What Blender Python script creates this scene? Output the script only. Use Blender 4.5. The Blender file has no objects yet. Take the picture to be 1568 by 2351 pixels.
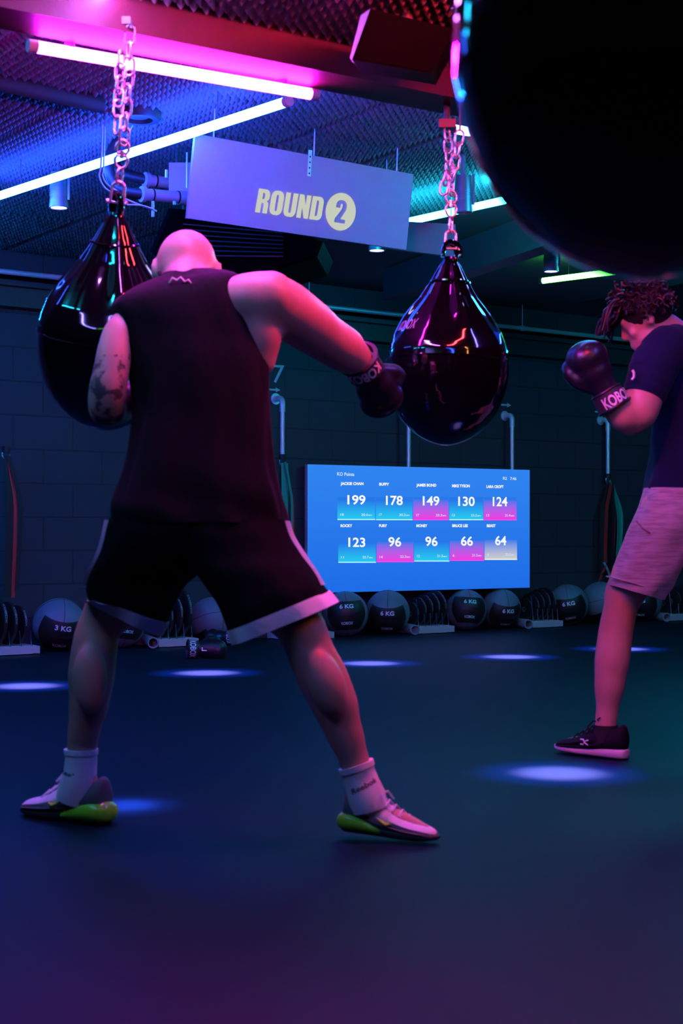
import bpy, bmesh, math, random
import numpy as np
from mathutils import Vector, Matrix, Quaternion

# ------------------------------------------------------------------ camera, world, exposure
F = 3600.0                      # focal length in pixels of the 1568x2351 frame
CAM_H = 0.85
HORIZON = 1222.0
sc = bpy.context.scene
C = sc.collection
cam_d = bpy.data.cameras.new('camera')
cam = bpy.data.objects.new('camera', cam_d)
C.objects.link(cam)
cam.location = (0, 0, CAM_H)
cam.rotation_euler = (math.pi / 2, 0, 0)
cam_d.sensor_fit = 'VERTICAL'
cam_d.sensor_height = 36.0
cam_d.lens = F / 2351.0 * 36.0
cam_d.shift_y = (HORIZON - 1175.5) / 2351.0
cam_d.clip_start = 0.05
cam_d.dof.use_dof = True
cam_d.dof.focus_distance = 10.0
cam_d.dof.aperture_fstop = 5.0
sc.camera = cam
sc.view_settings.view_transform = 'Standard'
sc.view_settings.look = 'None'
sc.view_settings.gamma = 1.0
sc.view_settings.use_curve_mapping = False
sc.view_settings.exposure = 0.0
sc.cycles.use_denoising = True
sc.cycles.max_bounces = 6
sc.cycles.sample_clamp_indirect = 6.0
world = bpy.data.worlds.new('world')
sc.world = world
world.use_nodes = True
world.node_tree.nodes['Background'].inputs[0].default_value = (0.05, 0.16, 0.5, 1)
world.node_tree.nodes['Background'].inputs[1].default_value = 0.010

# colours given off by the tubes (linear rgb radiance)
PINK = (210.0, 3.0, 250.0)
LAVENDER = (135.0, 32.0, 235.0)
BLUE = (1.6, 7.5, 110.0)
CYAN = (1.2, 48.0, 72.0)
TEAL = (1.0, 40.0, 75.0)
GREEN = (1.2, 14.0, 1.1)
RED = (360.0, 9.0, 14.0)
ORANGE = (74.0, 24.0, 5.0)
VIOLET = (18.0, 13.0, 120.0)
FRONT_BLUE = (2.0, 5.0, 78.0)
ICE = (8.0, 12.0, 60.0)
SPOT_POWER = 11000.0

# ------------------------------------------------------------------ helpers
def P(px, py, y):
    return Vector(((px - 784.0) / F * y, y, CAM_H - (py - HORIZON) / F * y))

def floor_at(px, py):
    return P(px, py, CAM_H * F / (py - HORIZON))

def px_m(px, y):
    return px / F * y

WL = {}                          # world location of every empty / part origin

class MB:
    def __init__(s):
        s.v = []; s.f = []; s.m = []
    def add(s, verts, faces, mi=0):
        n = len(s.v)
        s.v.extend([tuple(p) for p in verts])
        s.f.extend([tuple(i + n for i in f) for f in faces])
        s.m.extend([mi] * len(faces))
        return s
    def box(s, c, size, rot=None, mi=0):
        c = Vector(c)
        vs = []
        for z in (-.5, .5):
            for y in (-.5, .5):
                for x in (-.5, .5):
                    p = Vector((x * size[0], y * size[1], z * size[2]))
                    if rot is not None: p = rot @ p
                    vs.append(c + p)
        return s.add(vs, [(0, 2, 3, 1), (4, 5, 7, 6), (0, 1, 5, 4), (2, 6, 7, 3), (0, 4, 6, 2), (1, 3, 7, 5)], mi)
    def loft(s, rings, cap=True, closed=True, mi=0):
        n = len(rings[0]); vs = [p for r in rings for p in r]; fs = []
        for i in range(len(rings) - 1):
            for j in range(n if closed else n - 1):
                a = i * n + j; b = i * n + (j + 1) % n
                fs.append((a, b, b + n, a + n))
        if cap:
            fs.append(tuple(reversed(range(n))))
            fs.append(tuple(range((len(rings) - 1) * n, len(rings) * n)))
        return s.add(vs, fs, mi)
    def tube(s, pts, r, seg=10, cap=True, round_ends=False, mi=0, closed=False, squash=1.0):
        pts = [Vector(p) for p in pts]
        rr = list(r) if isinstance(r, (list, tuple)) else [r] * len(pts)
        if round_ends:
            d0 = (pts[0] - pts[1]).normalized(); d1 = (pts[-1] - pts[-2]).normalized()
            pre = []; prr = []
            for a in (85, 60, 30):
                pre.append(pts[0] + d0 * rr[0] * math.sin(math.radians(a))); prr.append(rr[0] * math.cos(math.radians(a)))
            po = []; por = []
            for a in (30, 60, 85):
                po.append(pts[-1] + d1 * rr[-1] * math.sin(math.radians(a))); por.append(rr[-1] * math.cos(math.radians(a)))
            pts = pre + pts + po; rr = prr + rr + por
        rings = []; n = None
        N = len(pts)
        for i, p in enumerate(pts):
            if closed: t = pts[(i + 1) % N] - pts[i - 1]
            else: t = pts[min(i + 1, N - 1)] - pts[max(i - 1, 0)]
            t.normalize()
            if n is None:
                n = t.orthogonal().normalized()
                if abs(t.z) < .9: n = (Vector((0, 0, 1)) - t * t.z).normalized()
            n = (n - t * n.dot(t)).normalized()
            b = t.cross(n)
            rings.append([p + (n * math.cos(2 * math.pi * k / seg) + b * squash * math.sin(2 * math.pi * k / seg)) * rr[i] for k in range(seg)])
        if closed:
            rings.append(rings[0]); return s.loft(rings, cap=False, mi=mi)
        return s.loft(rings, cap=cap, mi=mi)
    def ellipsoid(s, c, rad, rot=None, u=20, v=12, mi=0):
        c = Vector(c); vs = []; fs = []
        for i in range(v + 1):
            th = math.pi * i / v
            for j in range(u):
                ph = 2 * math.pi * j / u
                p = Vector((rad[0] * math.sin(th) * math.cos(ph), rad[1] * math.sin(th) * math.sin(ph), rad[2] * math.cos(th)))
                if rot is not None: p = rot @ p
                vs.append(c + p)
        for i in range(v):
            for j in range(u):
                a = i * u + j; b = i * u + (j + 1) % u
                fs.append((a, a + u, b + u, b))
        return s.add(vs, fs, mi)
    def lathe(s, prof, origin=(0, 0, 0), seg=32, rot=None, mi=0, mod=None):
        o = Vector(origin); rings = []
        for (r, z) in prof:
            ring = []
            for k in range(seg):
                a = 2 * math.pi * k / seg
                q = r if mod is None else r * mod(a, z)
                p = Vector((q * math.cos(a), q * math.sin(a), z))
                if rot is not None: p = rot @ p
                ring.append(o + p)
            rings.append(ring)
        return s.loft(rings, cap=True, mi=mi)

def ring_lr(L, R, depth, n=28, power=2.4, up=None):
    """Closed cross section whose silhouette ends are L and R and whose half depth is given."""
    L = Vector(L); R = Vector(R); c = (L + R) / 2; a = (R - L) / 2
    d = Vector((0, 1, 0))
    d = (d - a.normalized() * d.dot(a.normalized())).normalized() * depth
    out = []
    for k in range(n):
        t = 2 * math.pi * k / n
        ct, st = math.cos(t), math.sin(t)
        x = math.copysign(abs(ct) ** (2 / power), ct); y = math.copysign(abs(st) ** (2 / power), st)
        out.append(c + a * x + d * y)
    return out

def wpos(o):
    p = Vector((0, 0, 0))
    while o is not None:
        p += Vector(o.location); o = o.parent
    return p

def link_mesh(name, me, mats, parent=None, smooth=True):
    o = bpy.data.objects.new(name, me)
    C.objects.link(o)
    for m in (mats if isinstance(mats, (list, tuple)) else [mats]):
        me.materials.append(m)
    if parent is not None: o.parent = parent
    if smooth:
        me.polygons.foreach_set('use_smooth', [True] * len(me.polygons))
        try: me.set_sharp_from_angle(angle=math.radians(45 if smooth is True else smooth))
        except Exception: pass
    return o

def obj(name, mb, mats, parent=None, smooth=True, fix=True):
    off = wpos(parent) if parent is not None else Vector((0, 0, 0))
    me = bpy.data.meshes.new(name)
    me.from_pydata([(v[0] - off.x, v[1] - off.y, v[2] - off.z) for v in mb.v], [], mb.f)
    if any(mb.m): me.polygons.foreach_set('material_index', mb.m)
    if fix:
        bm = bmesh.new(); bm.from_mesh(me)
        bmesh.ops.recalc_face_normals(bm, faces=bm.faces)
        bm.to_mesh(me); bm.free()
    me.update()
    return link_mesh(name, me, mats, parent, smooth)

def one(name, mb, mats, label, cat, group=None, smooth=True, origin=None):
    """A thing that is one mesh."""
    if origin is None:
        a = np.array(mb.v); lo = a.min(0); hi = a.max(0)
        origin = ((lo[0] + hi[0]) / 2, (lo[1] + hi[1]) / 2, lo[2])
    org = Vector(origin)
    mb.v = [(v[0] - org.x, v[1] - org.y, v[2] - org.z) for v in mb.v]
    o = obj(name, mb, mats, None, smooth)
    o.location = org
    return tag(o, label, cat, group)

def tag(o, label, cat, group=None):
    o['label'] = label; o['category'] = cat
    if group: o['group'] = group
    return o

def thing(name, label, cat, loc=(0, 0, 0), group=None):
    o = bpy.data.objects.new(name, None); C.objects.link(o)
    o.empty_display_size = .1
    o.location = loc
    return tag(o, label, cat, group)

def struct(name, mb, mats, smooth=False):
    o = obj(name, mb, mats, None, smooth)
    o['kind'] = 'structure'
    return o

def copy_tree(o, parent=None):
    c = o.copy(); C.objects.link(c)
    if parent is not None: c.parent = parent
    for ch in [x for x in o.children if x is not c]:
        copy_tree(ch, c)
    return c

def remeshed(name, mb, mats, parent, voxel=.012, smooth_it=8, fac=.5, post=None):
    """Fuse overlapping closed shells into one continuous skin."""
    off = wpos(parent) if parent is not None else Vector((0, 0, 0))
    me = bpy.data.meshes.new(name + '_src')
    me.from_pydata([(v[0] - off.x, v[1] - off.y, v[2] - off.z) for v in mb.v], [], mb.f)
    bm = bmesh.new(); bm.from_mesh(me)
    bmesh.ops.recalc_face_normals(bm, faces=bm.faces); bm.to_mesh(me); bm.free()
    o = bpy.data.objects.new(name + '_src', me); C.objects.link(o)
    r = o.modifiers.new('r', 'REMESH'); r.mode = 'VOXEL'; r.voxel_size = voxel; r.use_smooth_shade = True
    s = o.modifiers.new('s', 'SMOOTH'); s.factor = fac; s.iterations = smooth_it
    dg = bpy.context.evaluated_depsgraph_get(); dg.update()
    m2 = bpy.data.meshes.new_from_object(o.evaluated_get(dg))
    m2.name = name
    C.objects.unlink(o); bpy.data.objects.remove(o); bpy.data.meshes.remove(me)
    m2.materials.clear()
    if post: post(m2, off)
    o = bpy.data.objects.new(name, m2); C.objects.link(o)
    for m in (mats if isinstance(mats, (list, tuple)) else [mats]): m2.materials.append(m)
    m2.polygons.foreach_set('use_smooth', [True] * len(m2.polygons))
    if parent is not None: o.parent = parent
    return o

# ------------------------------------------------------------------ materials
def mat(name, col, rough=.5, metal=0., coat=0., emit=None, spec=.5, bump=None, vary=None, sheen=0., trans=0., estr=1.0, aniso=None):
    """bump=(scale, strength, detail), vary=(scale, colour2, low, high)."""
    m = bpy.data.materials.new(name); m.use_nodes = True
    nt = m.node_tree; b = nt.nodes['Principled BSDF']
    b.inputs['Base Color'].default_value = (*col, 1)
    b.inputs['Roughness'].default_value = rough
    b.inputs['Metallic'].default_value = metal
    b.inputs['Specular IOR Level'].default_value = spec
    b.inputs['Coat Weight'].default_value = coat
    b.inputs['Coat Roughness'].default_value = .04
    b.inputs['Sheen Weight'].default_value = sheen
    b.inputs['Transmission Weight'].default_value = trans
    if emit is not None:
        b.inputs['Emission Color'].default_value = (*emit, 1)
        b.inputs['Emission Strength'].default_value = estr
    tc = None
    if bump or vary:
        tc = nt.nodes.new('ShaderNodeTexCoord')
    if vary:
        mp = nt.nodes.new('ShaderNodeMapping'); nt.links.new(tc.outputs['Object'], mp.inputs[0])
        if aniso: mp.inputs['Scale'].default_value = aniso
        n = nt.nodes.new('ShaderNodeTexNoise'); n.inputs['Scale'].default_value = vary[0]; n.inputs['Detail'].default_value = 5
        nt.links.new(mp.outputs[0], n.inputs['Vector'])
        r = nt.nodes.new('ShaderNodeValToRGB')
        r.color_ramp.elements[0].position = vary[2]; r.color_ramp.elements[1].position = vary[3]
        r.color_ramp.elements[0].color = (*col, 1); r.color_ramp.elements[1].color = (*vary[1], 1)
        nt.links.new(n.outputs['Fac'], r.inputs[0]); nt.links.new(r.outputs[0], b.inputs['Base Color'])
    if bump:
        mp = nt.nodes.new('ShaderNodeMapping'); nt.links.new(tc.outputs['Object'], mp.inputs[0])
        if aniso: mp.inputs['Scale'].default_value = aniso
        n = nt.nodes.new('ShaderNodeTexNoise'); n.inputs['Scale'].default_value = bump[0]; n.inputs['Detail'].default_value = bump[2]
        nt.links.new(mp.outputs[0], n.inputs['Vector'])
        bp = nt.nodes.new('ShaderNodeBump'); bp.inputs['Strength'].default_value = bump[1]; bp.inputs['Distance'].default_value = .01
        nt.links.new(n.outputs['Fac'], bp.inputs['Height']); nt.links.new(bp.outputs[0], b.inputs['Normal'])
    return m

def glow(name, rgb):
    m = bpy.data.materials.new(name); m.use_nodes = True
    nt = m.node_tree
    for n in list(nt.nodes): nt.nodes.remove(n)
    o = nt.nodes.new('ShaderNodeOutputMaterial'); e = nt.nodes.new('ShaderNodeEmission')
    k = max(rgb)
    e.inputs[0].default_value = (rgb[0] / k, rgb[1] / k, rgb[2] / k, 1); e.inputs[1].default_value = k
    nt.links.new(e.outputs[0], o.inputs[0])
    return m

def fade(name, low, high, lo=0., hi=1.):
    """Display element that fades from the colour low at its foot to high at its head."""
    m = bpy.data.materials.new(name); m.use_nodes = True
    nt = m.node_tree
    for n in list(nt.nodes): nt.nodes.remove(n)
    o = nt.nodes.new('ShaderNodeOutputMaterial'); e = nt.nodes.new('ShaderNodeEmission')
    tc = nt.nodes.new('ShaderNodeTexCoord'); sx = nt.nodes.new('ShaderNodeSeparateXYZ')
    r = nt.nodes.new('ShaderNodeValToRGB')
    r.color_ramp.elements[0].position = lo; r.color_ramp.elements[1].position = hi
    r.color_ramp.elements[0].color = (*low, 1); r.color_ramp.elements[1].color = (*high, 1)
    nt.links.new(tc.outputs['Generated'], sx.inputs[0]); nt.links.new(sx.outputs['Z'], r.inputs[0])
    nt.links.new(r.outputs[0], e.inputs[0]); nt.links.new(e.outputs[0], o.inputs[0])
    return m

def srgb(r, g, b):
    f = lambda c: (c / 255 / 12.92) if c <= 10 else ((c / 255 + .055) / 1.055) ** 2.4
    return (f(r), f(g), f(b))

M = {}
M['floor'] = mat('rubber_floor', (.0016, .0125, .022), .5, spec=.09, bump=(260, .25, 3), vary=(90, (.003, .018, .029), .55, .75))
M['foam'] = mat('acoustic_foam', (.15, .15, .16), .9, spec=.1)
M['beam'] = mat('painted_beam', (.055, .010, .015), .5, spec=.3, bump=(30, .1, 4), vary=(7, (.04, .008, .011), .45, .65))
M['dark_steel'] = mat('dark_painted_steel', (.05, .052, .055), .45, bump=(25, .1, 3))
M['tube_cap'] = mat('tube_cap_plastic', (.5, .5, .52), .4)
M['chrome'] = mat('polished_steel', (.80, .80, .82), .27, .8)
M['galv'] = mat('galvanised_steel', (.88, .90, .92), .34, .4, bump=(220, .15, 2))
M['bag'] = mat('glossy_black_vinyl', (.002, .002, .0025), .07, coat=.6, spec=.6, bump=(14, .04, 2))
M['bag_logo'] = mat('bag_print', (.22, .22, .26), .4)
M['black_plastic'] = mat('black_plastic', (.012, .012, .013), .45)
M['speaker_cloth'] = mat('speaker_cloth', (.0015, .0015, .0016), .9, spec=.03)
M['black_rubber'] = mat('black_rubber', (.016, .016, .017), .42, bump=(160, .15, 2))
M['grey_metal'] = mat('spot_housing', (.28, .29, .31), .4, .6)
M['skin'] = mat('skin', (.56, .33, .25), .42, spec=.4, bump=(120, .06, 3), vary=(11, (.50, .27, .20), .4, .7))
M['tattoo'] = mat('tattooed_skin', (.47, .28, .22), .42, spec=.4, vary=(26, (.07, .06, .065), .47, .56))
M['tank'] = mat('charcoal_jersey', (.0032, .0036, .005), .85, spec=.08, sheen=.04, bump=(20, .25, 4), aniso=(3, 3, .5))
M['shorts'] = mat('black_mesh_fabric', (.005, .005, .0055), .8, spec=.06, sheen=.0, bump=(18, .25, 4))
M['white_cloth'] = mat('white_cotton', (.80, .78, .78), .85, bump=(60, .2, 3))
M['dark_sole'] = mat('dark_rubber_sole', (.03, .03, .032), .5)
M['grey_knit'] = mat('grey_shoe_panel', (.13, .13, .14), .8, bump=(200, .2, 2))
M['neon'] = mat('neon_green_bubble', (.30, .92, .03), .22, coat=.4)
M['neon_print'] = mat('neon_yellow_print', (.75, .85, .08), .5)
M['black_sock'] = mat('black_cotton', (.012, .012, .012), .9)
M['dark_print'] = mat('black_print', (.02, .02, .025), .7)
M['glove'] = mat('black_glove_leather', (.010, .012, .020), .34, coat=.1, bump=(40, .12, 3))
M['glove_trim'] = mat('glove_trim', (.03, .03, .034), .5)
M['white_print'] = mat('white_print', (.88, .88, .9), .6)
M['tee'] = mat('navy_tshirt', (.007, .013, .045), .85, spec=.08, sheen=.05, bump=(16, .3, 4))
M['marl'] = mat('grey_marl_jersey', (.36, .34, .36), .9, sheen=.2, vary=(40, (.24, .225, .24), .42, .62), bump=(30, .2, 3), aniso=(.35, .35, 3))
M['hair'] = mat('dark_curly_hair', (.018, .011, .012), .42, spec=.4)
M['sole_white'] = mat('off_white_midsole', (.62, .60, .6), .6)
M['shoe_black'] = mat('black_knit_shoe', (.012, .012, .018), .8, spec=.08, bump=(200, .2, 2))
M['ball_grey'] = mat('grey_ball_vinyl', (.13, .21, .26), .5, bump=(90, .12, 2))
M['ball_black'] = mat('black_ball_panel', (.014, .014, .015), .42, bump=(90, .12, 2))
M['rack'] = mat('brushed_rack_steel', (.82, .82, .85), .35, .4)
M['rod'] = mat('rack_rod_steel', (.8, .8, .82), .2, 1.0)
M['tube_grey'] = mat('grey_floor_tube', (.3, .33, .35), .5)
M['band_green'] = mat('green_latex_band', (.04, .48, .34), .45)
M['band_red'] = mat('red_latex_band', (.75, .05, .05), .45)
M['band_black'] = mat('black_latex_band', (.02, .022, .022), .5)
M['band_blue'] = mat('pale_blue_strap', (.25, .5, .6), .6)
M['board'] = mat('white_painted_board', (.48, .43, .50), .7, bump=(300, .08, 2))
M['board_dark'] = mat('grey_panel', (.20, .22, .23), .6, bump=(60, .05, 3))
M['pvc'] = mat('grey_pvc_pipe', (.40, .42, .45), .4)
M['trunking'] = mat('dark_trunking', (.02, .02, .022), .6)
M['hose'] = mat('black_hose', (.02, .02, .022), .5)
M['cable_white'] = mat('white_cable', (.6, .6, .62), .5)
M['cream_glow'] = glow('projected_cream_lettering', (.56, .60, .50))
M['score_glow'] = glow('screen_white_lettering', (.92, .95, 1.0))
M['dim_glow'] = glow('screen_small_lettering', (.62, .80, .95))
M['wall_paint'] = mat('white_stencil_paint', (.86, .90, .92), .6)

# ------------------------------------------------------------------ structure
WS = .768                                            # slope of the back wall in plan
WALL_Y0 = 13.1
wdir = Vector((1, WS, 0)).normalized()               # along the wall, to the right
wnor = Vector((WS, -1, 0)).normalized()              # out of the wall, towards the room

def wall_hit(px, py, y0=WALL_Y0):
    return P(px, py, y0 / (1 - WS * (px - 784) / F))

def brick_mat():
    m = bpy.data.materials.new('painted_blockwork'); m.use_nodes = True
    nt = m.node_tree; b = nt.nodes['Principled BSDF']
    b.inputs['Roughness'].default_value = .55; b.inputs['Specular IOR Level'].default_value = .35
    tc = nt.nodes.new('ShaderNodeTexCoord')
    br = nt.nodes.new('ShaderNodeTexBrick')
    br.inputs['Color1'].default_value = (.034,.054,.072,1); br.inputs['Color2'].default_value = (.038,.058,.077,1)
    br.inputs['Mortar'].default_value = (.024,.038,.050,1)
    br.inputs['Scale'].default_value = 1.0; br.inputs['Mortar Size'].default_value = .006
    br.inputs['Brick Width'].default_value = .48; br.inputs['Row Height'].default_value = .245
    br.inputs['Mortar Smooth'].default_value = .3; br.inputs['Bias'].default_value = 0
    nt.links.new(tc.outputs['UV'], br.inputs['Vector'])
    n = nt.nodes.new('ShaderNodeTexNoise'); n.inputs['Scale'].default_value = 45; n.inputs['Detail'].default_value = 6
    nt.links.new(tc.outputs['UV'], n.inputs['Vector'])
    mx = nt.nodes.new('ShaderNodeMath'); mx.operation = 'MULTIPLY_ADD'; mx.inputs[1].default_value = .12
    inv = nt.nodes.new('ShaderNodeMath'); inv.operation = 'SUBTRACT'; inv.inputs[0].default_value = 1
    nt.links.new(br.outputs['Fac'], inv.inputs[1])
    nt.links.new(n.outputs['Fac'], mx.inputs[0]); nt.links.new(inv.outputs[0], mx.inputs[2])
    bp = nt.nodes.new('ShaderNodeBump'); bp.inputs['Strength'].default_value = .8; bp.inputs['Distance'].default_value = .008
    nt.links.new(mx.outputs[0], bp.inputs['Height']); nt.links.new(bp.outputs[0], b.inputs['Normal'])
    nt.links.new(br.outputs['Color'], b.inputs['Base Color'])
    return m
M['blocks'] = brick_mat()

fl = MB().box((0, 7.5, -.05), (22, 27, .1)); struct('floor', fl, M['floor'])

wl = MB()
a0 = Vector((0, WALL_Y0, 0)) - wdir * 8.5; a1 = Vector((0, WALL_Y0, 0)) + wdir * 10
H_CEIL = 2.9
back = -wnor * .2
wl.add([a0, a1, a1 + Vector((0, 0, H_CEIL)), a0 + Vector((0, 0, H_CEIL)), a0 + back, a1 + back, a1 + back + Vector((0, 0, H_CEIL)), a0 + back + Vector((0, 0, H_CEIL))],
       [(0, 1, 2, 3), (5, 4, 7, 6), (4, 0, 3, 7), (1, 5, 6, 2), (3, 2, 6, 7), (4, 5, 1, 0)])
w = struct('wall_back', wl, M['blocks'])
uv = w.data.uv_layers.new(name='UVMap')
for lp in w.data.loops:
    co = w.data.vertices[lp.vertex_index].co
    uv.data[lp.index].uv = ((co - a0).dot(wdir), co.z + .02)

def egg_sheet(name, origin, u, v, nu, nv, z, amp=.019, period=.046, per=5, seam=.61):
    """Egg-crate foam sheet in the plane z, bumps pointing down, with seams between the tiles."""
    su = np.arange(nu) * (period / per); sv = np.arange(nv) * (period / per)
    U, V = np.meshgrid(su, sv, indexing='ij')
    k = 2 * np.pi / period
    h = .5 * (np.cos(k * U) * .5 + np.cos(k * V) * .5 + 1)
    h = h ** 1.6 * amp * 2
    ds = np.minimum(np.mod(U, seam), seam - np.mod(U, seam)); dt = np.minimum(np.mod(V, seam), seam - np.mod(V, seam))
    h = np.where(np.minimum(ds, dt) < .008, -.004, h)
    X = origin[0] + U * u[0] + V * v[0]; Y = origin[1] + U * u[1] + V * v[1]; Z = z - h
    co = np.stack([X, Y, Z], -1).reshape(-1, 3)
    idx = np.arange(nu * nv).reshape(nu, nv)
    q = np.stack([idx[:-1, :-1], idx[:-1, 1:], idx[1:, 1:], idx[1:, :-1]], -1).reshape(-1, 4)
    me = bpy.data.meshes.new(name)
    me.vertices.add(len(co)); me.vertices.foreach_set('co', co.ravel())
    me.loops.add(q.size); me.loops.foreach_set('vertex_index', q.ravel())
    me.polygons.add(len(q)); me.polygons.foreach_set('loop_start', np.arange(0, q.size, 4))
    me.update(calc_edges=True)
    o = link_mesh(name, me, M['foam'], None, False)
    me.polygons.foreach_set('use_smooth', [True] * len(me.polygons))
    o['kind'] = 'structure'
    return o

# beam across the ceiling, parallel to the wall
BZ = 2.38
b0 = P(300, 75, (BZ - CAM_H) * F / (HORIZON - 75)); b1 = P(1000, 215, (BZ - CAM_H) * F / (HORIZON - 215))
bdir = (b1 - b0); bdir.z = 0; bdir.normalize(); bnor = Vector((-bdir.y, bdir.x, 0))     # bnor points away from the camera
beam = MB()
BW = .19
q0 = b0 - bdir * 3.2; q1 = b0 + bdir * 5.5
# I-beam like box: lower flange, web set back
prof = [(0, 0), (BW, 0), (BW, .03), (BW - .02, .03), (BW - .02, .52), (0, .52)]
beam.loft([[q + bnor * d + Vector((0, 0, h)) for d, h in prof] for q in (q0, q1)])
struct('ceiling_beam', beam, M['beam'])

# foam ceiling beyond the beam (fine egg-crate) and its backing slab
cu = Vector((bdir.x, bdir.y, 0)); cv = Vector((bnor.x, bnor.y, 0))
org = b0 + bnor * BW - bdir * 2.1
egg_sheet('ceiling', org, cu, cv, 660, 760, H_CEIL)
slab = MB().box((b0 + bnor * 4.6 + bdir * 1.0 + Vector((0, 0, H_CEIL + .06 - BZ))), (13, 11, .1), Matrix(((bdir.x, bnor.x, 0), (bdir.y, bnor.y, 0), (0, 0, 1))))
struct('ceiling_slab', slab, M['foam'])
# lower foam soffit on the camera side of the beam
NEARZ = 2.515
egg_sheet('ceiling_soffit', b0 - bnor * 1.9 - bdir * .8, cu, cv, 300, 206, NEARZ)
slab2 = MB().box((b0 - bnor * 3.4 + bdir * 1.0 + Vector((0, 0, NEARZ + .06 - BZ))), (13, 6.8, .1), Matrix(((bdir.x, bnor.x, 0), (bdir.y, bnor.y, 0), (0, 0, 1))))
struct('ceiling_slab', slab2, M['foam'])

# dark ledge along the top of the wall
lg = MB()
p0 = a0 + wnor * .0; p1 = a1
prof = [(0, 2.46), (.10, 2.46), (.10, 2.60), (.16, 2.60), (.16, 2.635), (0, 2.635)]
lg.loft([[q + wnor * d + Vector((0, 0, h)) for d, h in prof] for q in (p0, p1)])
struct('trim_1', lg, M['dark_steel'])

# conduit along the wall top, hung on thin rods from the ceiling
pz = 2.69
t = thing('wall_conduit', 'long grey conduit pipe running along the top of the block wall', 'pipe', (a0 + wnor * .16 + Vector((0, 0, pz))))
obj('pipe', MB().tube([a0 + wnor * .16 + Vector((0, 0, pz)), a1 + wnor * .16 + Vector((0, 0, pz))], .02, 12), M['galv'], t)
cl = MB()
for px in (160, 683, 1171):
    h = wall_hit(px, 690); base = Vector((h.x, h.y, 0)) + wnor * .16
    rod = MB().tube([base + Vector((0, 0, pz)), base + Vector((0, 0, H_CEIL))], .004, 6)
    obj('hanger_rod', rod, M['galv'], t)
    c = MB().tube([base + Vector((0, 0, pz)) - wdir * .02, base + Vector((0, 0, pz)) + wdir * .02], .026, 12)
    obj('pipe_clip', c, M['galv'], t)

# diagonal beam far right under the ceiling
db = MB()
e0 = P(880, 722, 12.2); e1 = P(1400, 505, 8.9)
e0 = P(880, HORIZON - (2.66 - CAM_H) * F / 12.2, 12.2); e1 = P(1330, HORIZON - (2.66 - CAM_H) * F / 9.5, 9.5)
dd = (e1 - e0); dd.z = 0; dd.normalize(); dn = Vector((-dd.y, dd.x, 0))
db.loft([[q + dn * d + Vector((0, 0, h)) for d, h in ((0, 0), (.16, 0), (.16, .23), (0, .23))] for q in (e0, e1 + dd * 1.5)])
struct('ceiling_beam_far', db, M['dark_steel'])

# ------------------------------------------------------------------ LED tubes
def led_tube(A, B, rgb, label, r=.020, ceil_z=H_CEIL, group='LED tube lights under the ceiling', wires=True):
    A = Vector(A); B = Vector(B); d = (B - A).normalized()
    t = thing('led_tube_light', label, 'light', (A + B) / 2, group)
    key = 'tube_' + '_'.join('%.1f' % c for c in rgb)
    if key not in M: M[key] = glow(key.replace('.', '_'), rgb)
    obj('glowing_tube', MB().tube([A + d * .012, B - d * .012], r, 16), M[key], t)
    for e, s in ((A, 1), (B, -1)):
        obj('end_cap', MB().tube([e - d * s * .016, e + d * s * .014], r * 1.06, 16), M['tube_cap'], t)
    if wires:
        for f in (.18, .82):
            p = A + (B - A) * f
            obj('hanger_wire', MB().tube([p + Vector((0, 0, r * .8)), Vector((p.x, p.y, ceil_z))], .0018, 5), M['dark_steel'], t)
    else:
        for f in (.12, .88):
            p = A + (B - A) * f
            obj('mounting_clip', MB().box(p + Vector((0, 0, r + .004)), (.03, .02, .014)), M['dark_steel'], t)
    return t

def zp(px, py, z):
    return P(px, py, (z - CAM_H) * F / (HORIZON - py))

led_tube(zp(75, 106, 2.352), zp(720, 217, 2.352), PINK, 'pink glowing tube fixed under the red ceiling beam', r=.0185, wires=False, ceil_z=BZ)
bl0 = zp(0, 449, 2.72); bl1 = zp(660, 233, 2.72); bd = (bl1 - bl0).normalized()
led_tube(bl1 - bd * 2.8, bl1, BLUE, 'long blue-white glowing tube slanting behind the left chain', r=.022)
led_tube(zp(130, 30, 2.49), zp(130, 30, 2.49) + bd * 1.2, LAVENDER, 'pink tube end in the top left corner above the beam edge', r=.021, ceil_z=NEARZ)
cy0 = zp(850, 528, 2.72); cy1 = zp(1143, 463, 2.72)
led_tube(cy0, cy1 + (cy1 - cy0).normalized() * .25, CYAN, 'cyan tube right of the round sign', r=.021)
gr0 = zp(1243, 645, 2.74); gr1 = zp(1384, 627, 2.74)
led_tube(gr0, gr1 + (gr1 - gr0).normalized() * .8, GREEN, 'green tube far right under the dark ceiling', r=.022)
ic0 = zp(1036, 295, 2.47); led_tube(ic0, ic0 + bdir * 1.2, ICE, 'short white tube end behind the chain of the middle bag', r=.017)
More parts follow.
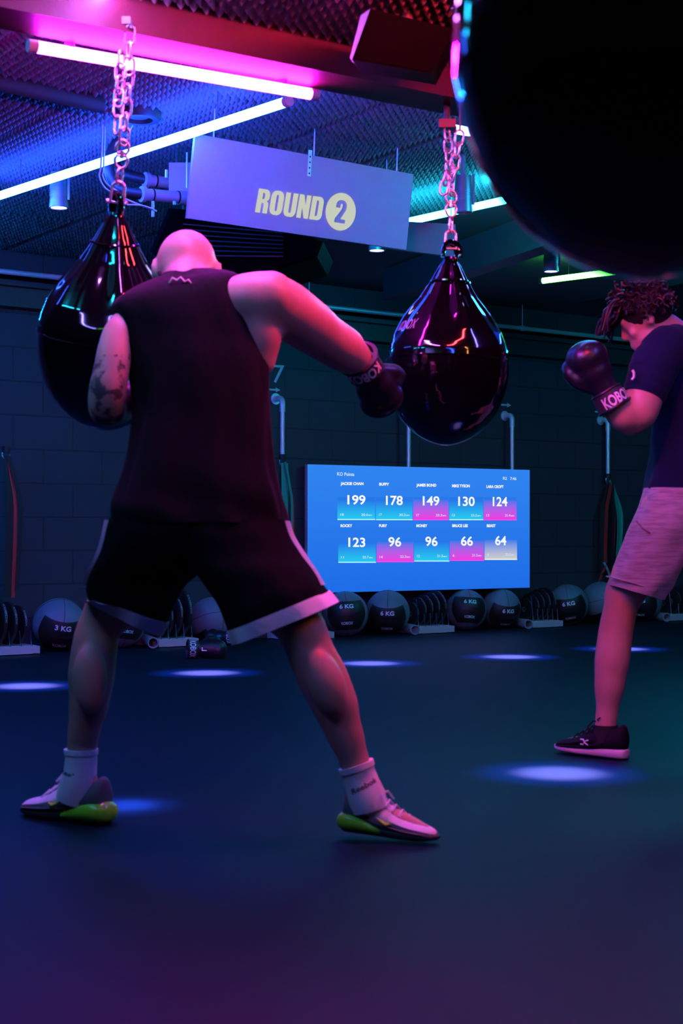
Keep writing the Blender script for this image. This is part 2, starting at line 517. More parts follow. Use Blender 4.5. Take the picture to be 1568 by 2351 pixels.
# unseen tubes standing in for the gym's other lights, some added purely as fill
for (A, B, c, l) in (
        ((.26, 4.18, 2.46), (.9, 4.64, 2.46), RED, 'red tube overhead right of the bald boxer'),
        ((-1.95, 3.3, 2.46), (-1.25, 2.6, 2.46), (20.0, 16.0, 85.0), 'added violet blue fill tube overhead left behind the bald boxer'),  # unseen, added to brighten the left hem of the black shorts
        ((1.5, 3.5, 2.46), (2.3, 2.7, 2.46), ORANGE, 'orange tube overhead near the camera'),
        ((-1.2, 2.6, 2.46), (-.5, 1.9, 2.46), (1.2, 9.0, 1.1), 'added green fill tube overhead left of the camera'),  # unseen, added so the neon shoe bubbles turn green
        ((1.45, 5.1, 2.46), (2.2, 4.3, 2.46), VIOLET, 'violet tube overhead beside the curly haired boxer'),
        ((-2.3, 4.6, 2.46), (-1.6, 3.8, 2.46), TEAL, 'teal tube overhead left of the bald boxer'),
        ((-2.9, 5.9, 2.72), (-2.2, 5.1, 2.72), (1.2, 5.0, 50.0), 'blue tube overhead at the left side'),
        ((-3.5, 9.6, 2.72), (-2.6, 8.6, 2.72), (1.5, 60.0, 300.0), 'added blue wall wash tube overhead far left before the block wall'),  # unseen, added to wash the left part of the wall blue
        ((3.0, 11.9, 2.72), (3.9, 10.9, 2.72), (1.5, 120.0, 200.0), 'added cyan wall wash tube overhead far right before the block wall'),  # unseen, added to wash the right part of the wall cyan
        ((.05, 3.1, 2.46), (.85, 2.3, 2.46), FRONT_BLUE, 'blue tube overhead just in front of the camera'),
        ((1.05, 8.25, 2.72), (1.65, 7.45, 2.72), (1.0, 50.0, 110.0), 'added cyan fill tube hidden behind the near bag at top right'),  # added out of sight to brighten the wall, floor and balls
        ((2.3, 7.9, 2.72), (3.2, 6.9, 2.72), BLUE, 'blue tube overhead at the right side')):
    led_tube(A, B, c, l, ceil_z=NEARZ if A[1] < 4.6 else H_CEIL)

# ------------------------------------------------------------------ ceiling spots and their floor pools
def spot(pos, target, label, size=9.5, power=SPOT_POWER, col=(1.0, .34, .85), r=.052, length=.17, lamp=True, group='spotlights on the ceiling', lens=True):
    """pos is the middle of the light's lower rim."""
    pos = Vector(pos)
    t = thing('spotlight', label, 'light', pos + Vector((0, 0, length)), group)
    z0 = pos.z
    hb = MB().lathe([(r * .2, z0 + length), (r * .92, z0 + length - .004), (r * .98, z0 + length * .62), (r * .98, z0 + length * .3)], (pos.x, pos.y, 0), 28)
    obj('housing', hb, M['grey_metal'], t)
    fins = MB()
    for k in range(5):
        zz = z0 + length * (.34 + .06 * k)
        fins.lathe([(r * .9, zz - .004), (r * 1.03, zz - .003), (r * 1.03, zz + .003), (r * .9, zz + .004)], (pos.x, pos.y, 0), 28)
    obj('cooling_fins', fins, M['grey_metal'], t)
    rim = MB().lathe([(r * .98, z0 + length * .3), (r * 1.06, z0 + .01), (r * 1.06, z0), (r * .92, z0), (r * .86, z0 + .012), (r * .5, z0 + .02)], (pos.x, pos.y, 0), 28)
    obj('rim', rim, M['grey_metal'], t)
    key = 'lens_on' if lens else 'lens_off'
    if key not in M: M[key] = glow('spot_lens_lit', (9, 8, 20)) if lens else mat('spot_lens_dark', (.02, .02, .025), .2)
    obj('lens', MB().lathe([(.001, z0 + .006), (r * .84, z0 + .005), (r * .84, z0 + .009), (.001, z0 + .010)], (pos.x, pos.y, 0), 28), M[key], t)
    obj('stem', MB().tube([Vector((pos.x, pos.y, z0 + length - .01)), Vector((pos.x, pos.y, H_CEIL))], .012, 10), M['grey_metal'], t)
    obj('bracket', MB().box((pos.x + r * 1.12, pos.y, z0 + length * .62), (.012, .03, length * .8)), M['grey_metal'], t)
    if lamp:
        ld = bpy.data.lights.new('spot_lamp', 'SPOT'); ld.energy = power; ld.color = col
        ld.spot_size = math.radians(size); ld.spot_blend = 1.0; ld.shadow_soft_size = .03
        lo = bpy.data.objects.new('spot_lamp', ld); C.objects.link(lo)
        src = Vector((pos.x, pos.y, z0 - .03))
        lo.rotation_euler = (Vector(target) - src).to_track_quat('-Z', 'Y').to_euler()
        lo.parent = t; lo.location = src - Vector(t.location)
        l2 = ld.copy(); l2.color = (.02, .09, 1.0); l2.spot_size = math.radians(size * 1.75); l2.energy = power * .30     # blue spill round the beam
        lo2 = bpy.data.objects.new('spot_spill', l2); C.objects.link(lo2)
        lo2.rotation_euler = lo.rotation_euler; lo2.parent = t; lo2.location = lo.location
    return t

spot(P(135, 478, 8.67), floor_at(60, 1575), 'lit spotlight at far left below the blue tube', r=.05, length=.2)
spot(P(865, 576, 10.1), floor_at(850, 1523), 'small lit spotlight just under the lower right edge of the round sign', r=.052)
spot(P(1265, 624, 10.7), floor_at(1172, 1508), 'lit spotlight above the green tube', r=.05)
spot(Vector((.777, 5.53, 2.41)), floor_at(1285, 1775), 'spotlight behind the big dark bag at top right', power=SPOT_POWER * .8, r=.05, length=.1)
fp = floor_at(475, 1545); spot(fp + Vector((.0, 0, 2.7)), fp, 'spotlight behind the bald head')
fp = floor_at(1425, 1490); spot(fp + Vector((.12, 0, 2.71)), fp, 'spotlight behind the curly hair')
fp = Vector((-.67, 4.88, 0)); spot(Vector((-.56, 6.15, 2.70)), fp, 'spotlight behind the left hand chain', size=4.5, power=SPOT_POWER * .45, col=(.03, .10, 1.0))
spot(P(1064, 488, 8.4), None, 'large unlit cylinder spotlight beside the chain of the middle bag', r=.047, length=.2, lamp=False, lens=False)

# ------------------------------------------------------------------ text and flat shapes on planes
def plane_hit(pl, px, py):
    o, n = pl
    d = P(px, py, 1.0) - Vector((0, 0, CAM_H))
    k = (o - Vector((0, 0, CAM_H))).dot(n) / d.dot(n)
    return Vector((0, 0, CAM_H)) + d * k

_tcache = {}
def glyphs(text, bold=.0):
    """Triangulated flat lettering scaled to width 1 and cap height 1."""
    key = (text, bold)
    if key in _tcache: return _tcache[key]
    cu_ = bpy.data.curves.new('t', 'FONT'); cu_.body = text; cu_.size = 1; cu_.offset = bold
    cu_.resolution_u = 4
    o = bpy.data.objects.new('t', cu_); C.objects.link(o)
    dg = bpy.context.evaluated_depsgraph_get(); dg.update()
    me = bpy.data.meshes.new_from_object(o.evaluated_get(dg))
    v = np.array([x.co[:] for x in me.vertices]); f = [tuple(p.vertices) for p in me.polygons]
    C.objects.unlink(o); bpy.data.objects.remove(o); bpy.data.meshes.remove(me)
    lo = v.min(0); hi = v.max(0)
    cap = .73
    v2 = np.stack([(v[:, 0] - lo[0]) / (hi[0] - lo[0]), v[:, 1] / cap], -1)
    _tcache[key] = (v2, f)
    return _tcache[key]

def poly_glyphs(loops_list):
    """Filled outlines (first loop outer, later loops holes) through a 2D curve fill."""
    cu_ = bpy.data.curves.new('p', 'CURVE'); cu_.dimensions = '2D'; cu_.fill_mode = 'BOTH'
    for loop in loops_list:
        s = cu_.splines.new('POLY'); s.points.add(len(loop) - 1)
        for i, p in enumerate(loop): s.points[i].co = (p[0], p[1], 0, 1)
        s.use_cyclic_u = True
    o = bpy.data.objects.new('p', cu_); C.objects.link(o)
    dg = bpy.context.evaluated_depsgraph_get(); dg.update()
    me = bpy.data.meshes.new_from_object(o.evaluated_get(dg))
    v = np.array([x.co[:2] for x in me.vertices]); f = [tuple(p.vertices) for p in me.polygons]
    C.objects.unlink(o); bpy.data.objects.remove(o); bpy.data.meshes.remove(me)
    return v, f

def put(mb, vf, O, A, B, thick=None, off=None):
    """Map unit square lettering onto O + x(A-O) + y(B-O)."""
    v, f = vf
    O = Vector(O); a = Vector(A) - O; b = Vector(B) - O
    off = off or Vector((0, 0, 0))
    mb.add([O + a * float(p[0]) + b * float(p[1]) + off for p in v], f)

# ------------------------------------------------------------------ round sign
def quad_plane(tl, tr, bl, br, D, kr):
    """Real flat board: left edge at depth D, right edge at depth D*kr."""
    TL = P(*tl, D); TR = P(*tr, D * kr); BL = P(*bl, D); BR = P(*br, D * kr)
    n = (TR - TL).cross(BL - TL).normalized()
    if n.y > 0: n = -n
    return TL, TR, BL, BR, n

S_TL, S_TR, S_BL, S_BR, sn = quad_plane((449, 307), (949.5, 400), (430, 501), (920.5, 572), 7.45, 1.1175)
# true rectangle from three corners
S_BR = S_BL + (S_TR - S_TL)
SP = (S_TL, sn)
t = thing('round_sign', 'tilted white board reading ROUND 2 hung below the ceiling', 'sign', (S_TL + S_BR) / 2)
th = sn * -.018
bd_ = MB().add([S_TL, S_TR, S_BR, S_BL, S_TL + th, S_TR + th, S_BR + th, S_BL + th], [(0, 1, 2, 3), (5, 4, 7, 6), (1, 0, 4, 5), (2, 1, 5, 6), (3, 2, 6, 7), (0, 3, 7, 4)])
obj('board', bd_, M['board'], t, smooth=False)
LET = {
 'R': (.62, [[(0, 0), (0, 1), (.42, 1), (.53, .96), (.60, .88), (.62, .80), (.62, .64), (.58, .56), (.49, .515), (.56, .48), (.61, .40), (.61, 0), (.37, 0), (.37, .36), (.34, .42), (.255, .42), (.255, 0)],
             [(.255, .58), (.255, .84), (.32, .84), (.36, .81), (.37, .77), (.37, .65), (.35, .60), (.32, .58)]]),
 'O': (.66, [[(0, .24), (0, .76), (.03, .87), (.10, .96), (.22, 1.01), (.44, 1.01), (.56, .96), (.63, .87), (.66, .76), (.66, .24), (.63, .13), (.56, .04), (.44, -.01), (.22, -.01), (.10, .04), (.03, .13)],
             [(.27, .22), (.27, .78), (.29, .83), (.33, .85), (.37, .83), (.39, .78), (.39, .22), (.37, .17), (.33, .15), (.29, .17)]]),
 'U': (.64, [[(0, 1), (.255, 1), (.255, .22), (.275, .17), (.32, .15), (.365, .17), (.385, .22), (.385, 1), (.64, 1), (.64, .23), (.61, .12), (.54, .03), (.43, -.01), (.21, -.01), (.10, .03), (.03, .12), (0, .23)]]),
 'N': (.62, [[(0, 0), (0, 1), (.24, 1), (.39, .56), (.39, 1), (.62, 1), (.62, 0), (.39, 0), (.23, .46), (.23, 0)]]),
 'D': (.64, [[(0, 0), (0, 1), (.42, 1), (.53, .97), (.61, .89), (.64, .78), (.64, .22), (.61, .11), (.53, .03), (.42, 0)],
             [(.26, .16), (.26, .84), (.32, .84), (.37, .81), (.385, .76), (.385, .24), (.37, .19), (.32, .16)]]),
 '2': (.62, [[(0, 0), (0, .16), (.20, .42), (.33, .60), (.37, .70), (.37, .80), (.35, .84), (.31, .86), (.27, .84), (.25, .80), (.25, .66), (0, .66), (0, .78), (.03, .88), (.10, .96), (.22, 1.01), (.40, 1.01), (.52, .96), (.59, .88), (.62, .78), (.62, .68), (.58, .56), (.48, .41), (.32, .17), (.62, .17), (.62, 0)]]),
}
def word(chars, gap=.075):
    V = []; Fc = []; x = 0.
    for ch in chars:
        wdt, loops = LET[ch]
        v, f = poly_glyphs(loops)
        n = sum(len(a) for a in V)
        V.append(v + np.array([x, 0])); Fc += [tuple(i + n for i in q) for q in f]
        x += wdt + gap
    V = np.concatenate(V); V[:, 0] /= (x - gap)
    return V, Fc
hs = lambda px, py: plane_hit(SP, px, py) + sn * .004
rl = MB(); put(rl, word('ROUND'), hs(584.3, 487.3), hs(735.6, 506.8), hs(593.6, 432.5))
obj('round_lettering', rl, M['cream_glow'], t, smooth=False)
cx, cy = 781.3, 486.2
disc = [(math.cos(2 * math.pi * k / 64), math.sin(2 * math.pi * k / 64)) for k in range(64)]
v2, f2 = poly_glyphs([disc, [(p[0] * .71 - .35, p[1] * 1.2 - .60) for p in [(q[0] / .62, q[1]) for q in LET['2'][1][0]]]])
O = hs(cx, cy); A = hs(cx + 33.87, cy + 5.6); B = hs(cx + 5.4, cy - 43)
dm = MB(); put(dm, (v2, f2), O, A, B); obj('number_disc', dm, M['cream_glow'], t, smooth=False)
st = MB(); st_t = hs(711, 354); st_b = hs(708, 405); axw = (S_TR - S_TL).normalized()
st.loft([[p + axw * (s * .011) + sn * e for s, e in ((-1, -.003), (1, -.003), (1, .001), (-1, .001))] for p in (st_t + (st_t - st_b).normalized() * .02, st_b)])
obj('hanging_strap', st, M['galv'], t, smooth=False)
ho = MB()
for k in range(4):
    c_ = st_t.lerp(st_b, .12 + .25 * k) + sn * .0015
    ho.tube([c_, c_ + sn * .0012], .0045, 10)
obj('strap_holes', ho, M['black_plastic'], t)
for f_ in (.08, .52, .92):
    p = S_TL.lerp(S_TR, f_); obj('hanger_wire', MB().tube([p - sn * .01, Vector((p.x, p.y + .01, H_CEIL))], .004, 6), M['galv'], t)

# plain panel behind the right end of the sign
e1 = plane_hit(SP, 900, 508) - sn * .25
pp = (e1, Vector((.35, -1, 0)).normalized())
Q = [plane_hit(pp, *q) for q in ((880, 505), (1046, 515), (1046, 590), (880, 569))]
nb = pp[1] * -.03
pm = MB().add(Q + [q + nb for q in Q], [(0, 1, 2, 3), (5, 4, 7, 6), (1, 0, 4, 5), (2, 1, 5, 6), (3, 2, 6, 7), (0, 3, 7, 4)])
t = thing('ceiling_panel', 'plain grey panel hanging behind the right end of the round sign', 'panel', (Q[0] + Q[2]) / 2)
obj('panel', pm, M['board_dark'], t, smooth=False)
for q in (Q[0].lerp(Q[1], .05), Q[0].lerp(Q[1], .95)): obj('hanger_wire', MB().tube([q + nb * .5, Vector((q.x, q.y + .02, H_CEIL))], .003, 6), M['galv'], t)

# ------------------------------------------------------------------ score screen
K_TL, K_TR, K_BL, K_BR, kn = quad_plane((706, 1066), (1216, 1079), (706, 1361.8), (1216, 1349), 12.78, 1.0956)
KP = (K_TL, kn)
K_BR = plane_hit(KP, 1216, 1349)
t = thing('score_screen', 'large bright blue screen of fight scores in front of the block wall', 'screen', (K_BL + K_BR) / 2)
tk = kn * -.045
fr = MB().add([K_TL, K_TR, K_BR, K_BL, K_TL + tk, K_TR + tk, K_BR + tk, K_BL + tk], [(5, 4, 7, 6), (1, 0, 4, 5), (2, 1, 5, 6), (3, 2, 6, 7), (0, 3, 7, 4)])
obj('frame', fr, M['board'], t, smooth=False)
M['screen_blue'] = fade('screen_blue', srgb(30, 108, 230), srgb(48, 132, 240), 0, 1)
obj('display', MB().add([K_TL, K_TR, K_BR, K_BL], [(0, 1, 2, 3)]), M['screen_blue'], t, smooth=False)
for px in (880, 1060):       # struts back to the wall
    a_ = plane_hit(KP, px, 1200) + tk; hgt = a_.z
    k = (Vector((0, WALL_Y0, 0)) - a_).dot(wnor)
    obj('wall_strut', MB().tube([a_, a_ + wnor * (k)], .025, 8), M['dark_steel'], t)
zx = lambda x, y: (690 + x / 2.8509, 1050 + y / 2.8509)
def kh(x, y, e=.004): return plane_hit(KP, *zx(x, y)) + kn * e
_H = glyphs('H', 0)[0]; CAPF = _H[:, 1].max()
def ktext(mb, s, x0, y0, x1, y1, cap, bold=.02):
    v, f = glyphs(s, bold); v = v.copy(); v[:, 1] /= CAPF
    put(mb, (v, f), kh(x0, y0), kh(x1, y1), kh(x0, y0 - cap))
hd = MB(); ktext(hd, 'KO Points', 238, 119, 350, 122, 21); ktext(hd, 'R2', 1323, 146, 1349, 147, 18); ktext(hd, '7:46', 1370, 148, 1411, 149, 18)
obj('header_text', hd, M['dim_glow'], t, smooth=False)
blue_t = srgb(38, 119, 235)
M['tile_cyan'] = fade('tile_cyan', srgb(40, 205, 240), blue_t, .0, .85)
M['tile_pink'] = fade('tile_pink', srgb(238, 60, 226), blue_t, .05, .9)
M['tile_grey'] = fade('tile_grey', srgb(205, 205, 205), blue_t, .05, .9)
M['bar_cyan'] = glow('bar_cyan', srgb(190, 255, 255)); M['bar_pink'] = glow('bar_pink', srgb(255, 70, 235)); M['bar_white'] = glow('bar_white', srgb(250, 255, 240))
tiles = [
 # x0 x1 bottom colour, name(x0 base x1), score(x0 base x1), small left, small right
 (240, 487, 410, 'cyan', ('JACKIE CHAN', 260, 180, 410), ('199', 305, 306, 423), ('18', 258, 382, 281), ('20.6', 396, 383, 440)),
 (492, 732, 411, 'cyan', ('BUFFY', 513, 184, 578), ('178', 557, 310, 667), ('17', 512, 383, 530), ('30.2', 644, 384, 686)),
 (737, 968, 411, 'pink', ('JAMES BOND', 756, 190, 887), ('149', 798, 313, 907), ('17', 756, 385, 774), ('23.3', 884, 386, 924)),
 (972, 1194, 411, 'cyan', ('MIKE TYSON', 990, 195, 1106), ('130', 1030, 316, 1138), ('12', 990, 386, 1009), ('33.2', 1114, 387, 1152)),
 (1198, 1412, 412, 'pink', ('LARA CROFT', 1215, 200, 1327), ('124', 1256, 318, 1352), ('13', 1215, 387, 1233), ('21.4', 1337, 387, 1371)),
 (246, 492, 690, 'cyan', ('ROCKY', 260, 456, 337), ('123', 311, 584, 422), ('11', 263, 662, 282), ('25.7', 404, 661, 444)),
 (497, 738, 686, 'pink', ('FURY', 512, 456, 565), ('96', 573, 581, 657), ('14', 515, 660, 536), ('22.3', 650, 657, 690)),
 (742, 972, 682, 'cyan', ('MONEY', 756, 456, 828), ('96', 815, 578, 895), ('12', 760, 654, 779), ('21.5', 892, 653, 930)),
 (976, 1198, 677, 'pink', ('BRUCE LEE', 991, 456, 1093), ('66', 1048, 576, 1126), ('6', 994, 650, 1005), ('21.2', 1121, 648, 1157)),
 (1203, 1416, 671, 'grey', ('BEAST', 1217, 456, 1275), ('64', 1272, 573, 1345), ('8', 1220, 645, 1231), ('22.0', 1338, 643, 1372))]
for x0, x1, yb, colr, nm, scr, sl, sr in tiles:
    tm = MB().add([kh(x0, yb, .002), kh(x1, yb, .002), kh(x1, yb - 150, .002), kh(x0, yb - 150, .002)], [(0, 1, 2, 3)])
    ti = obj('score_tile', tm, M['tile_' + colr], t, smooth=False)
    bm_ = MB().add([kh(x0, yb), kh(x1, yb), kh(x1, yb - 6), kh(x0, yb - 6)], [(0, 1, 2, 3)])
    obj('tile_bar', bm_, M['bar_' + {'cyan': 'cyan', 'pink': 'pink', 'grey': 'white'}[colr]], ti, smooth=False)
    tx = MB(); ktext(tx, nm[0], nm[1], nm[2], nm[3], nm[2] + (1 if nm[2] < 300 else 0), 17, .045); obj('name_text', tx, M['score_glow'], ti, smooth=False)
    tx = MB(); ktext(tx, scr[0], scr[1], scr[2], scr[3], scr[2] + 1, 57, .022)
    obj('score_text', tx, M['score_glow'], ti, smooth=False)
    sm = MB(); ktext(sm, sl[0], sl[1], sl[2], sl[3], sl[2], 15, .01); obj('count_text', sm, M['dim_glow'], ti, smooth=False)
    sm = MB(); ktext(sm, sr[0], sr[1], sr[2], sr[3], sr[2], 15, .01)
    ktext(sm, 'MPH', sr[3] + 4, sr[2], sr[3] + 26, sr[2], 8, .01)
    obj('speed_text', sm, M['dim_glow'], ti, smooth=False)

# ------------------------------------------------------------------ chains and bags
def ring_link_mesh(name, L, W, r, seg=8):
    """Oval link, long axis Z, lying in XZ, centred."""
    pts = []
    h = L / 2 - W / 2
    for k in range(9):
        a = math.pi * k / 8; pts.append(Vector((W / 2 * math.cos(a), 0, h + W / 2 * math.sin(a))))
    for k in range(9):
        a = math.pi + math.pi * k / 8; pts.append(Vector((W / 2 * math.cos(a), 0, -h + W / 2 * math.sin(a))))
    mb = MB().tube(pts, r, seg, closed=True)
    me = bpy.data.meshes.new(name); me.from_pydata(mb.v, [], mb.f)
    me.polygons.foreach_set('use_smooth', [True] * len(me.polygons)); me.materials.append(M['chrome'])
    return me
LINK = ring_link_mesh('link', .056, .031, .0042)
def place(name, me, parent, A, B, twist):
    """Put a link mesh (length matching) with its long axis along AB."""
    A = Vector(A); B = Vector(B)
    o = bpy.data.objects.new(name, me); C.objects.link(o)
    o.parent = parent
    z = (A - B).normalized()
    x = Vector((math.cos(twist), math.sin(twist), 0)); x = (x - z * x.dot(z)).normalized(); y = z.cross(x)
    R = Matrix((x, y, z)).transposed()
    o.rotation_euler = R.to_euler(); o.location = (A + B) / 2 - wpos(parent)
    return o
def strand(parent, A, B, tw=.4, pitch=.041):
    A = Vector(A); B = Vector(B); n = max(1, round((B - A).length / pitch)); d = (B - A) / n
    for i in range(n):
        c = A + d * (i + .5); u = d.normalized() * .025
        place('link', LINK, parent, c - u, c + u, tw + (math.pi / 2) * (i % 2) + .15 * math.sin(i * 2.1))

def bag_profile():
    raw = [(590, 12), (598, 15), (610, 23), (640, 38), (685, 63), (730, 98), (768, 122), (795, 134), (811, 139), (830, 141), (850, 141.5), (870, 140.5), (890, 137), (912, 131), (935, 122), (955, 110), (975, 94), (990, 78), (1002, 62), (1011, 45), (1018, 27), (1022, 9)]
    return [(hw / 141.5, (850 - y) / 141.5) for y, hw in raw]
def bag(name_loc, R, label, tilt=(0, 0), spin=0., logo=False):
    """name_loc: centre of the widest section."""
    c = Vector(name_loc)
    t = thing('punching_bag', label, 'punching bag', c, 'teardrop punching bags')
    rot = Matrix.Rotation(tilt[0], 3, 'Y') @ Matrix.Rotation(tilt[1], 3, 'X') @ Matrix.Rotation(spin, 3, 'Z')
    pr = bag_profile()
    # resample smoothly
    zs = np.array([p[1] for p in pr])[::-1]; rs = np.array([p[0] for p in pr])[::-1]
    def rad(z): return float(np.interp(z, zs, rs))
    seam = .155
    def pleat(a, zz):
        k = max(0., min(1., (zz / R - .22) / 1.1)); k2 = k * k * (3 - 2 * k)
        return 1 + k2 * (.085 * math.sin(7 * a + .6) + .06 * math.sin(11 * a + 2.0) + .05 * math.sin(4 * a + 1.1)) * (1 - .35 * max(0, k - .7) / .3)
    up = [(rad(z) * R, z * R) for z in np.linspace(seam, 1.835, 60)]
    lo = [(rad(z) * R, z * R) for z in np.linspace(-1.213, seam, 44)]
    obj('upper_shell', MB().lathe(up, c, 96, rot, mod=pleat), M['bag'], t)
    obj('lower_shell', MB().lathe(lo, c, 72, rot), M['bag'], t)
    sp = MB().tube([c + rot @ Vector((math.cos(2 * math.pi * k / 64) * R * (rad(seam) + .004), math.sin(2 * math.pi * k / 64) * R * (rad(seam) + .004), seam * R)) for k in range(64)], .0028, 6, closed=True)
    obj('seam_piping', sp, M['bag'], t)
    # hanging loop: folded flap of vinyl with an eye
    pts = []
    for k in range(13):
        a = math.pi * k / 12
        pts.append(c + rot @ Vector((.030 * math.cos(a) * (1 + .25 * math.sin(a)), 0, R * 1.80 + .055 * math.sin(a) + .005)))
    lp = MB().tube(pts, .009, 10, squash=2.0)
    obj('hanging_loop', lp, M['bag'], t)
    nk = MB().tube([c + rot @ Vector((math.cos(2 * math.pi * k / 40) * R * (rad(1.42) * 1.06), math.sin(2 * math.pi * k / 40) * R * (rad(1.42) * 1.06), 1.42 * R)) for k in range(40)], .004, 6, closed=True)
    obj('neck_band', nk, M['bag'], t)
    t['_top'] = list(c + rot @ Vector((0, 0, R * 1.80 + .055)))
    del t['_top']
    return t, c + rot @ Vector((0, 0, R * 1.80 + .050)), rot

PXM = 5.6 / F
# middle bag
mc = P(1027, 850, 5.6); mid, mtop, mrot = bag(mc, 141.5 * PXM, 'black teardrop punching bag hanging in the middle before the blue screen', tilt=(math.radians(1.6), 0), spin=.4)
lg_ = MB()
v, f = glyphs('KOBOX', .02); v = v.copy(); v[:, 1] /= CAPF
def on_bag(c, R, phi, z, du, dv):
    pr = bag_profile(); zs = np.array([p[1] for p in pr])[::-1]; rs = np.array([p[0] for p in pr])[::-1]
    zz = z + dv; r = float(np.interp(zz / R, zs, rs)) * R + .0045
    return c + Vector((r * math.sin(phi + du / r), -r * math.cos(phi + du / r), zz))
pts = []
for p in v: pts.append(on_bag(mc, 141.5 * PXM, -.98, .150, (p[0] - .5) * .10, (p[1] - .5) * .034))
lg_.add(pts, f); obj('bag_lettering', lg_, M['bag_logo'], mid, smooth=False)

# left bag, swinging a little to the left behind the boxer
lc = P(250, 792, 5.10); left, ltop, lrot = bag(lc, .233, 'black teardrop punching bag at left behind the bald boxer', tilt=(math.radians(6), math.radians(17)), spin=2.2)
# bag close to the camera at the top right
nc = P(1480, 108, 1.74); near, ntop, nrot = bag(nc, .2125, 'big blurred black punching bag close up in the top right corner', spin=1.0)

def hardware(t, top, y, swivel_top, tw, bag_rot=None):
    """D shackle round the bag loop, quick link, swivel above it, from top upward to swivel_top."""
    top = Vector(top); e = Vector(swivel_top) - top; d = e.normalized(); L = e.length
    x = Vector((math.cos(tw), math.sin(tw), 0)); x = (x - d * x.dot(d)).normalized()
    sh = MB(); pts = [top - d * .012 + x * .021]
    pts += [top + d * (.030 + .0) + x * .019]
    for k in range(9):
        a = math.pi * k / 8; pts.append(top + d * (.036 + .017 * math.sin(a)) + x * .019 * math.cos(a))
    pts += [top + d * .030 - x * .019, top - d * .012 - x * .021]
    sh.tube(pts, .0055, 10)
    obj('shackle', sh, M['chrome'], t)
    pin = MB().tube([top - d * .012 - x * .034, top - d * .012 + x * .034], .0048, 10)
    pin.tube([top - d * .012 + x * .026, top - d * .012 + x * .034], .010, 6); pin.tube([top - d * .012 - x * .034, top - d * .012 - x * .026], .009, 12)
    obj('shackle_pin', pin, M['chrome'], t)
    q0_ = top + d * .044; q1_ = top + d * (L * .52)
    ql = MB(); y_ = d.cross(x); hw = .013; pts = []
    for k in range(9):
        a = math.pi * k / 8; pts.append(q1_ + d * (-.013 + hw * math.sin(a)) + y_ * hw * math.cos(a) * .8 + x * hw * math.cos(a) * .6)
    for k in range(9):
        a = math.pi + math.pi * k / 8; pts.append(q0_ + d * (.013 + hw * math.sin(a)) + y_ * hw * math.cos(a) * .8 + x * hw * math.cos(a) * .6)
    ql.tube(pts, .0042, 10, closed=True)
    s_ = pts[9] * .62 + pts[8] * .38; s2 = pts[8] * .62 + pts[9] * .38
    ql.tube([s_, s2], .0072, 6)
    obj('quick_link', ql, M['chrome'], t)
    # swivel: two facing bows on one pin
    m_ = top + d * (L * .76); h = L * .24
    for s, nme in ((1, 'swivel_upper_bow'), (-1, 'swivel_lower_bow')):
        b_ = MB(); pts = [m_ + d * s * .006 + x * .0] ; pts = [m_ + d * s * .006 - x * .020, m_ + d * s * .006 + x * .020]
        bow = [m_ + d * s * .004 - x * .014]
        for k in range(11):
            a = math.pi * k / 10; bow.append(m_ + d * s * (h * .35 + h * .65 * math.sin(a)) - x * .020 * math.cos(a))
        bow.append(m_ + d * s * .004 + x * .014)
        b_.tube(bow, .0052, 10, closed=True)
        obj(nme, b_, M['chrome'], t)
    obj('swivel_pin', MB().tube([m_ - d * .012, m_ + d * .012], .007, 12), M['chrome'], t)

# chain of the middle bag
y = 5.6
t = thing('hanging_chain', 'steel chain holding the middle bag, forked at its top', 'chain', P(1036, 300, y), 'chains holding the punching bags')
j = P(1036, 412, y)
hardware(t, mtop, y, P(1036, 438, y), .2)
strand(t, P(1026, 296, y + .02), P(1035, 425, y), .9)
strand(t, P(1056, 303, y - .02), P(1038, 415, y), .3)
strand(t, P(1027, 398, y - .03), P(1018, 440, y - .03), 1.0)
place('link', ring_link_mesh('long_link', .07, .022, .004), t, P(1036, 405, y), P(1036, 450, y), .8)
pl_ = MB().box(P(1026, 286, y + .02), (.06, .05, .03)); obj('ceiling_bracket', pl_, M['dark_steel'], t)
k_ = P(1026, 286, y + .02); obj('bracket_stem', MB().tube([k_, Vector((k_.x, k_.y, H_CEIL))], .012, 8), M['dark_steel'], t)
k_ = P(1056, 300, y - .02); obj('bracket_stem', MB().tube([k_, Vector((k_.x, k_.y, H_CEIL))], .004, 8), M['dark_steel'], t)

y = 4.8
t = thing('hanging_chain', 'steel chain with a loose end holding the left bag from the red beam', 'chain', P(290, 60, y), 'chains holding the punching bags')
ya = y + .10
hardware(t, ltop, y, P(283, 322, ya), .1)
strand(t, P(298, 62, y), P(296, 170, y + .04), .3, .045)
strand(t, P(296, 165, y + .04), P(284, 330, ya), .5, .043)
strand(t, P(279, 122, y), P(272, 240, y + .02), 1.2, .043)
strand(t, P(272, 232, y + .02), P(268, 306, y + .02), .6, .043)
bk = MB().tube([P(276, 46, y + .01), P(290, 44, y), P(300, 52, y), P(300, 66, y)], .008, 8)
bk.box(P(283, 52, y + .01), (.05, .05, .022)); obj('beam_bracket', bk, M['dark_steel'], t)

t = thing('hanging_chain', 'steel chain above the near bag, out of view over the frame', 'chain', ntop + Vector((0, 0, .6)), 'chains holding the punching bags')
strand(t, Vector((ntop.x, ntop.y, NEARZ)), ntop, .3)

